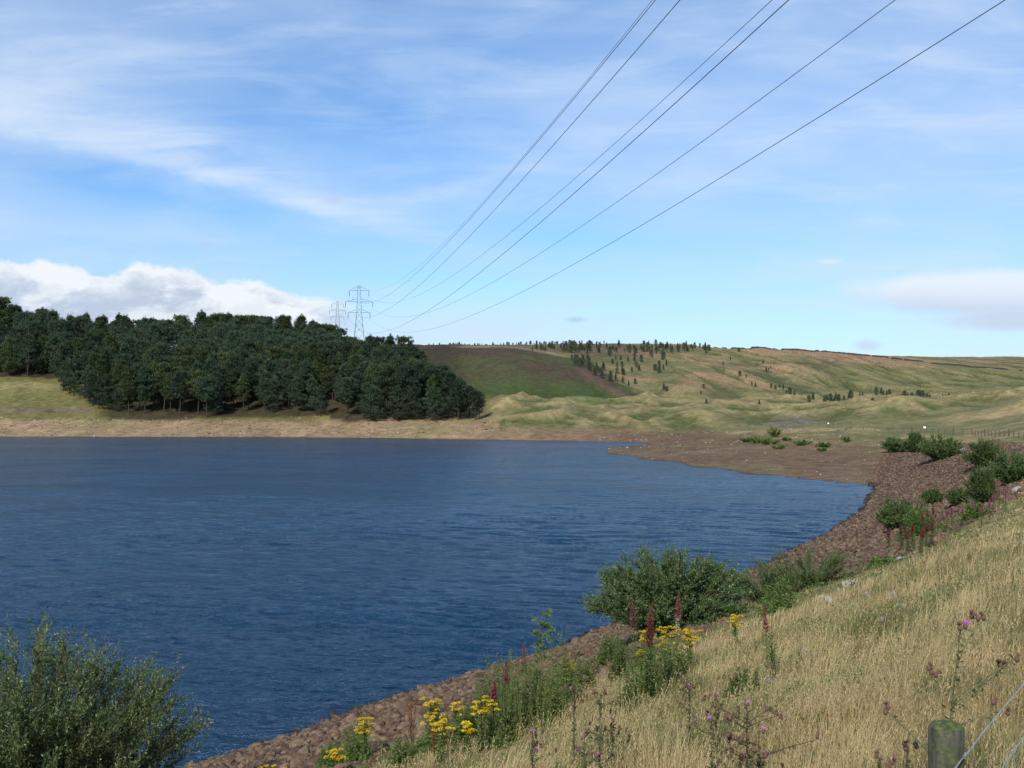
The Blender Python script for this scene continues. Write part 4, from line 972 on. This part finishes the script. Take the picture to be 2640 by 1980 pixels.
# ------------------------------------------------------------------ wall on the moor
pts = []
for px in np.arange(700, 1130, 2.0):
    Yw = np.interp(px, [700,760,800,1130],[741,752,760,768]); x = (px-512)/F*Yw; pts.append((x, Yw))
pts = np.array(pts); zw = height(pts[:,0], pts[:,1]); b = Buf(); r = np.random.default_rng(3)
hh = 1.15+r.normal(0,.10,len(pts))+.25*(vnoise(pts[:,0]/9, pts[:,0]*0, 5)-.5)
for i in range(len(pts)-1):
    if r.random() < .02: continue
    (xa_,ya), (xb,yb) = pts[i], pts[i+1]
    V = [(xa_,ya-.35,zw[i]-.8),(xb,yb-.35,zw[i+1]-.8),(xb,yb-.22,zw[i+1]+hh[i+1]),(xa_,ya-.22,zw[i]+hh[i]),(xa_,ya+.35,zw[i]-.8),(xb,yb+.35,zw[i+1]-.8),(xb,yb+.22,zw[i+1]+hh[i+1]),(xa_,ya+.22,zw[i]+hh[i])]
    b.add(V, [(0,1,2,3),(5,4,7,6),(3,2,6,7),(0,3,7,4),(1,5,6,2)])
link('dry_stone_wall', b.mesh('dry stone wall', M_WALL), label='long dark dry stone wall running along and down the crest of the moor', category='wall')

# ------------------------------------------------------------------ stock fence behind the far end of the bank
A_ = ghit(2260, 955, 60, 600); 
fp = [ghit(px, py, 120, 700) for px, py in [(1800,925),(1840,928),(1890,932),(1950,933),(1990,934),(2040,938),(2100,939),(2150,943),(2212,950),(2262,953)]]
e = empty('wire_fence', fp[0], label='post and wire fence crossing the rough grass behind the far bushes', category='fence')
base = np.array(fp); wv_ = Buf(); allp = []
for a, b2 in zip(base[:-1], base[1:]):
    L = np.linalg.norm((b2-a)[:2]); n = max(1, min(7, int(L/3.4)))
    for k in range(n):
        q = a+(b2-a)*k/n; q[2] = float(height([q[0]],[q[1]])[0]); allp.append(q)
allp = allp[:95]
for k, q in enumerate(allp):
    pb = Buf(); hgt = 1.25 if k%6 else 1.6; r_ = .085 if k%6 else .13
    pb.tube([q-base[0]-[0,0,.2], q-base[0]+[random.uniform(-.06,.06),0,hgt]], r_, 6); link('post', pb.mesh('fence post', M_WOOD), e)
for h_ in (.35,.7,1.1):
    wb = Buf(); wb.tube([q-base[0]+[0,0,h_] for q in allp], .02, 3, cap=False); link('wire', wb.mesh('fence wire', M_WOOD), e)
def sign(px, py, w_, h_, H, lab, lo=120):
    p = at_head(px, py, H, lo, 500); e = empty('sign_post', p, 0, label=lab, category='sign')
    b = Buf(); b.tube([(0,0,-.2),(0,0,H)], .07, 6); link('post', b.mesh('sign pole', M_WOOD), e)
    b = Buf(); b.box(-w_/2, w_/2, -.10, -.072, H-h_, H); link('plate', b.mesh('sign plate', M_WHITE), e)
sign(1997, 921, .62, .5, 2.6, 'small white sign on a post by the far wire fence')
sign(1789, 913, .45, .4, 1.1, 'tiny white marker at the foot of the mounds, left of the white sign')

# ------------------------------------------------------------------ the near stock fence
fd = np.array([.6,.8]); f0 = np.array([1.50,3.45])
e = empty('stock_fence', (f0[0], f0[1], 0), label='wooden post with zinc wire netting at the lower right corner', category='fence')
def gz_(x, y): return float(height([x],[y])[0])
M_POST, t = newmat('mossy post')
tc = t.n('ShaderNodeTexCoord').outputs['Object']; g = t.n('ShaderNodeNewGeometry')
N_ = t.sep(g.outputs['Normal'])[2]; Zp = t.sep(tc)[2]
grain = t.noise(t.mapping(tc, (30,30,3)), 1.0, 5, .65); mot = t.noise(tc, 22, 5, .65)
wood = t.mix(t.ss(.35,.65,grain), (.022,.020,.016,1), (.085,.076,.060,1))
moss = t.mix(t.ss(.35,.7,t.noise(tc, 60, 4, .6)), (.030,.040,.012,1), (.095,.120,.024,1))
mk = t.m('ADD', t.mul(t.ss(.34,.64,mot), .72), t.ss(.45,.85,N_), 0, True)
p_ = t.n('ShaderNodeBsdfPrincipled'); t.put(p_.inputs['Base Color'], t.mix(mk, wood, moss)); p_.inputs['Roughness'].default_value = .95
bmp = t.n('ShaderNodeBump'); bmp.inputs['Distance'].default_value = .006; t.put(bmp.inputs['Height'], t.add(grain, t.mul(mot,.8))); t.put(p_.inputs['Normal'], bmp.outputs[0])
o = t.n('ShaderNodeOutputMaterial'); t.l.new(p_.outputs[0], o.inputs[0])
def postmesh(zb, ztop, R, seed):
    r = np.random.default_rng(abs(seed)); k = 28; nz = 26; b = Buf(); th = np.arange(k)*2*math.pi/k
    prof_ = 1+.05*np.sin(th*2+1)+.03*np.sin(th*5+seed)+r.normal(0,.007,k)
    zz = np.linspace(zb, ztop-.012, nz); rings = []
    for z in zz: rings.append(np.column_stack([np.cos(th)*R*prof_, np.sin(th)*R*prof_, np.full(k, z)]))
    for f, dz in ((.95,.004),(.85,.010),(.55,.014),(.25,.017)): rings.append(np.column_stack([np.cos(th)*R*prof_*f, np.sin(th)*R*prof_*f, ztop-.012+dz+r.normal(0,.0025,k)]))
    V = np.concatenate(rings+[np.array([[0,0,ztop+.005]])]); m = len(rings)
    i = np.arange(m-1)[:,None]*k; j = np.arange(k)[None]; j2 = (j+1)%k
    b.add(V, np.stack([i+j,i+j2,i+k+j2,i+k+j], -1).reshape(-1,4)); q = (m-1)*k
    b.add(np.concatenate([rings[-1], [[0,0,ztop+.005]]]), [(a, (a+1)%k, k) for a in range(k)])
    return b.mesh('post', M_POST, smooth=True)
for tt_, top_ in ((0,12.865),(-3.2,12.9),(3.1,12.86)):
    c_ = fd*tt_; gg = gz_(f0[0]+c_[0], f0[1]+c_[1])
    po = link('post', postmesh(gg-.3, top_, .0575, int(tt_*10)), e); po.location = (c_[0], c_[1], 0)
side = np.array([.8,-.6])*.062*-1
side = np.array([-.8,.6])*-.060
def wirepath(z0, n=40, a=-3.3, b_=3.3, off=0):
    tt_ = np.linspace(a, b_, n); w_ = np.random.default_rng(abs(int(z0*1000))).normal(0,.0015,n)
    return np.column_stack([fd[0]*tt_+side[0], fd[1]*tt_+side[1], z0+w_+.004*np.sin(tt_*3)])
for z0, rr in ((12.77,.0027),(12.545,.0022),(12.40,.0018),(12.26,.0018),(12.13,.0014),(12.01,.0014)):
    b = Buf(); b.tube(wirepath(z0), rr, 6, cap=False); link('wire', b.mesh('wire', M_WIRE), e)
nb_ = Buf()
for k,tt_ in enumerate(np.arange(-3.2, 3.3, .15)):
    x, y = fd*tt_+side; nb_.tube([(x,y,12.545),(x+random.uniform(-.004,.004),y,12.27),(x,y,11.9)], .0013, 5, cap=False)
    for z0 in (12.545,12.40,12.26): nb_.tube([(x-.002,y-.003,z0-.009),(x+.001,y+.001,z0),(x+.002,y+.003,z0+.009)], .0032, 5)
link('netting', nb_.mesh('netting stays', M_WIRE), e)
b = Buf(); b.tube([(side[0]*1.0-.012, side[1]-.016, 12.768),(side[0], side[1], 12.775),(side[0]+.014, side[1]+.016, 12.768)], .0052, 8); link('staple', b.mesh('staple', M_WIRE), e)

# ------------------------------------------------------------------ stones
r = np.random.default_rng(21)
shapes1 = [rockshape(1, np.random.default_rng(900+k)) for k in range(10)]
shapes2 = [rockshape(2, np.random.default_rng(950+k)) for k in range(14)]
# positions over the pitching: along the toe curve and up the slope
seg = TOE[:-3]; cand = []
def scatter(n, ylo, yhi):
    X_ = r.uniform(-30, 110, n*8); Y_ = r.uniform(ylo, yhi, n*8); d_ = damdist(X_, Y_); ok = (d_ > -1.2) & (d_ < 20.5)
    X_, Y_ = X_[ok][:n], Y_[ok][:n]; return X_, Y_
def frame(X_, Y_, Z_):
    px = 512+F*X_/Y_; py = HY-F*(Z_-EYE)/Y_; return px, py
Xa, Ya = scatter(17000, 9, 62); Xb, Yb = scatter(14000, 62, 205)
Xs, Ys_ = np.concatenate([Xa,Xb]), np.concatenate([Ya,Yb]); Zs = height(Xs, Ys_)
lim = 7.0+(fbm(Xs/7, Ys_/7, 51, 4)-.5)*1.8
px, py = frame(Xs, Ys_, Zs)
ok = (Zs < lim+.25) & (px > -60) & (px < 1100) & (py < 820)
Xs, Ys_, Zs, px, py = [a[ok] for a in (Xs,Ys_,Zs,px,py)]
size = np.where(Ys_ < 62, np.clip(.13*np.exp(r.normal(0,.38,len(Xs))),.06,.36), r.uniform(.15,.34,len(Xs)))
order = np.argsort(-(size/Ys_)*((py < 768) & (px > 150) & (px < 720)))
mats_r = {}
rock_me = []; wet_me = [mesh_np('wet stone', V, [Fc], M_WET) for V, Fc in shapes2[:5]]
for k,(V, Fc) in enumerate(shapes2): rock_me.append(mesh_np('stone', V, [Fc], M_ROCK[k%3]))
for n_, i in enumerate(order[:290]):
    wet = Zs[i] < .16
    o = link('pitching_stone', wet_me[r.integers(5)] if wet else rock_me[r.integers(len(rock_me))], loc=(Xs[i], Ys_[i], Zs[i]+size[i]*.12),
        label='rough brown angular stone of the pitching near the bottom of the view', category='stone', group='nearest stones of the pitched bank')
    o.scale = (size[i],)*3; o.rotation_euler = (r.normal(0,.35), r.normal(0,.35)-.2, r.uniform(0,6.28))
b = [Buf() for _ in range(4)]
for n_, i in enumerate(order[290:]):
    V, Fc = shapes1[n_%10]; a = r.uniform(0,6.28); ca, sa = math.cos(a), math.sin(a); tl = r.normal(0,.3,2)
    Vr = np.column_stack([V[:,0]*ca-V[:,1]*sa, V[:,0]*sa+V[:,1]*ca, V[:,2]+V[:,0]*tl[0]+V[:,1]*tl[1]])*size[i]
    b[3 if Zs[i] < .16 else n_%3].add(Vr+[Xs[i], Ys_[i], Zs[i]+size[i]*.12], Fc)
allb = Buf()
for k in range(4):
    if b[k].V:
        for Vv, Ff in [(np.concatenate(b[k].V), np.concatenate(b[k].F[3]))]: allb.add(Vv, Ff, .5, k)
link('pitching_stones', allb.mesh('pitching stones', M_ROCK+[M_WET]), label='brown stone pitching covering the bank down to the waterline', category='stones', kind='stuff')
# pebbles and pale stones on the bare shores
b = Buf(); 
for k in range(2600):
    if r.random() < .6: ppx = r.uniform(0, 520); yy = r.uniform(322, 366)
    else: ppx = r.uniform(600, 880); yy = r.uniform(155, 330)
    x = (ppx-512)/F*yy; z = float(0)
    cand.append((x, yy))
ca_ = np.array(cand); cz = height(ca_[:,0], ca_[:,1]); kk = (cz > .05) & (cz < 6)
for (x, yy), z in zip(ca_[kk], cz[kk]):
    V, Fc = shapes1[r.integers(10)]; b.add(V*r.uniform(.12,.38)*(1 if yy > 250 else .5)*(2.0 if r.random() < .08 else 1)+[x, yy, z+.03], Fc, .5, int(r.random() < .55))
link('shore_stones', b.mesh('shore stones', [M_GREY, M_ROCK[2]]), label='scattered pale and brown stones on the bare far shore and spit', category='stones', kind='stuff')
GR = [(1660,1441,26),(1648,1449,18),(1705,1436,24),(1745,1416,30),(1762,1420,18),(1657,1480,26),(1657,1540,28),(1803,1370,20),(1835,1396,18),(1726,1636,26),(1474,1466,34),(1487,1459,20),(1520,1459,18),
      (1944,1316,36),(1932,1290,30),(1925,1300,20),(1832,1268,26),(1845,1262,20),(1790,1303,30),(1775,1296,18),(1960,1322,18),(1905,1345,26),(2076,978,30),(2062,975,16),(2198,1062,30),(1947,1212,26),(1925,1208,16),(1900,1240,20),
      (2157,1196,24),(2120,1208,20),(1870,1290,20),(1855,1330,18),(1690,1350,16),(1720,1400,18),(1350,1600,26),(1400,1640,22),(1880,1258,16),(1812,1280,14)]
gm = [mesh_np('rock', V, [Fc], M_GREY) for V, Fc in shapes2]
for k,(px_,py_,w_) in enumerate(GR):
    p = ghit(px_, py_, 3, 200); s = w_*K*p[1]/F*.5
    o = link('pale_rock', gm[k%14], loc=(p[0], p[1], p[2]+s*.22+.05), label='pale grey lichened rock lying in the straw-coloured grass', category='rock', group='pale rocks in the grass')
    o.scale = (s, s*.9, s*1.0); o.rotation_euler = (r.normal(0,.2), r.normal(0,.2), r.uniform(0,6.28))

# ------------------------------------------------------------------ rough grass on the bank
r = np.random.default_rng(77)
N = 420000
D_ = np.exp(r.uniform(math.log(2.3), math.log(150), N)); u_ = r.uniform(-.42, .78, N)
X_ = u_*D_; Y_ = D_; jit = r.normal(0, 1, (N,2))*.05*np.sqrt(D_)[:,None]; X_ = X_+jit[:,0]; Y_ = np.maximum(Y_+jit[:,1], 1.6)
Z_ = height(X_, Y_); nn1 = fbm(X_/7, Y_/7, 51, 4); dd_ = damdist(X_, Y_)
lim = np.minimum(7.0, capz(Y_)-.7)+(nn1-.5)*1.8
cl_ = fbm(X_/.9, Y_/.9, 71, 3); big = fbm(X_/4.5, Y_/4.5, 72, 3)
prob = sstep(-.35, .45, Z_-lim+(cl_-.5)*1.4)*(dd_ > 3)*sstep(.24, .44, cl_)*(.45+.55*sstep(0,2.5,Z_-lim))
ok = r.random(N) < prob; X_, Y_, Z_, cl_, big = [a[ok] for a in (X_,Y_,Z_,cl_,big)]
n = len(X_); print('blades', n)
up_ = sstep(.2, 3.2, Z_-lim[ok])
Lg = (.10+.25*cl_)*(.50+.50*up_)*r.uniform(.6,1.35,n)*(1+.25*(big > .55)); stalk = r.random(n) < .13; Lg = np.where(stalk, Lg*1.5, Lg)
Wg = np.maximum(.0036, .00055*Y_)*r.uniform(.6,1.3,n)*np.where(stalk, .8, 1.0)
th = fbm(X_/1.3, Y_/1.3, 81, 2)*14+r.normal(0, .9, n); ln_ = r.uniform(.10,.85,n); wind = np.array([.16,.02])
dx = np.cos(th)*ln_+wind[0]; dy = np.sin(th)*ln_+wind[1]
sx, sy = -np.sin(th+r.normal(0,.5,n)), np.cos(th)
# turn blades partly to random facings
B0 = np.column_stack([X_,Y_,Z_-.03]); T1 = B0+np.column_stack([dx*.35, dy*.35, np.full(n,.62)])*Lg[:,None]; T2 = B0+np.column_stack([dx*1.0, dy*1.0, np.full(n,1.0)])*Lg[:,None]
S_ = np.column_stack([sx, sy, np.zeros(n)]); S_ = norm(S_)*Wg[:,None]*.5
V = np.stack([B0-S_, B0+S_, T1+S_*.85, T1-S_*.85, T2], 1).reshape(-1,3)
i = np.arange(n)*5
tone = np.clip(.14+1.05*(big-.42)*2.4+r.normal(.26,.22,n)+.25*stalk+.18*sstep(25,70,Y_), 0, .895)
tone = np.where(fbm(X_/2.1, Y_/2.1, 74, 3)+r.normal(0,.03,n) > .555, tone*.34, tone)
tone = np.clip(tone+.10*sstep(14,40,Y_)-.12*sstep(8,4,Y_), 0, .895)
sel = stalk & (Y_ < 22); B2, T_, L2 = B0[sel], T2[sel], Lg[sel]; gb = Buf()
for kx in range(4):
    f_ = .72+.08*kx; P_ = B2+(T_-B2)*f_; nS = len(P_)
    gb.leaves(P_, norm(T_-B2)+r.normal(0,.35,(nS,3)), .035*r.uniform(.7,1.3,nS), .007*np.maximum(1, B2[:,1]/7), r.uniform(.55,.89,nS))
GVs = np.concatenate(gb.V); GTs = np.concatenate(gb.T); GFs = np.concatenate(gb.F[4])
# low green leaves in patches between the grass
M2 = 60000; D2 = np.exp(r.uniform(math.log(3), math.log(60), M2)); X2 = r.uniform(-.35,.7,M2)*D2; Z2 = height(X2, D2)
pt = fbm(X2/1.6, D2/1.6, 91, 3); lm2 = 7.0+(fbm(X2/7, D2/7, 51, 4)-.5)*1.8
k2 = (pt+.10*(1-sstep(0,2.5,Z2-lm2)) > .56) & (Z2 > lm2-.9) & (damdist(X2, D2) > 4); X2, Y2, Z2 = X2[k2], D2[k2], Z2[k2]; n2 = len(X2); print('weeds', n2)
wb2 = Buf(); th2 = r.uniform(0,6.283,n2)
wb2.leaves(np.column_stack([X2,Y2,Z2+r.uniform(0,.16,n2)]), np.column_stack([np.cos(th2),np.sin(th2),r.uniform(.1,1.1,n2)]), .075*r.uniform(.5,1.4,n2)*np.maximum(1,Y2/14)**.7, .022*r.uniform(.6,1.4,n2)*np.maximum(1,Y2/14)**.8, np.clip(r.normal(.42,.22,n2),0,.89))
link('ground_herbs', wb2.mesh('low herbs', M_HERB), label='low green weeds growing in patches among the rough grass', category='weeds', kind='stuff')
V = np.concatenate([V, GVs]); nq = n*5; tone_all = np.concatenate([np.repeat(tone,5), GTs])
link('grass', mesh_np('grass', V, [np.stack([i,i+1,i+2,i+3],1), np.stack([i+3,i+2,i+4],1), GFs+nq], M_GRASS, tone=tone_all), label='straw and green rough grass covering the upper bank', category='grass', kind='stuff')
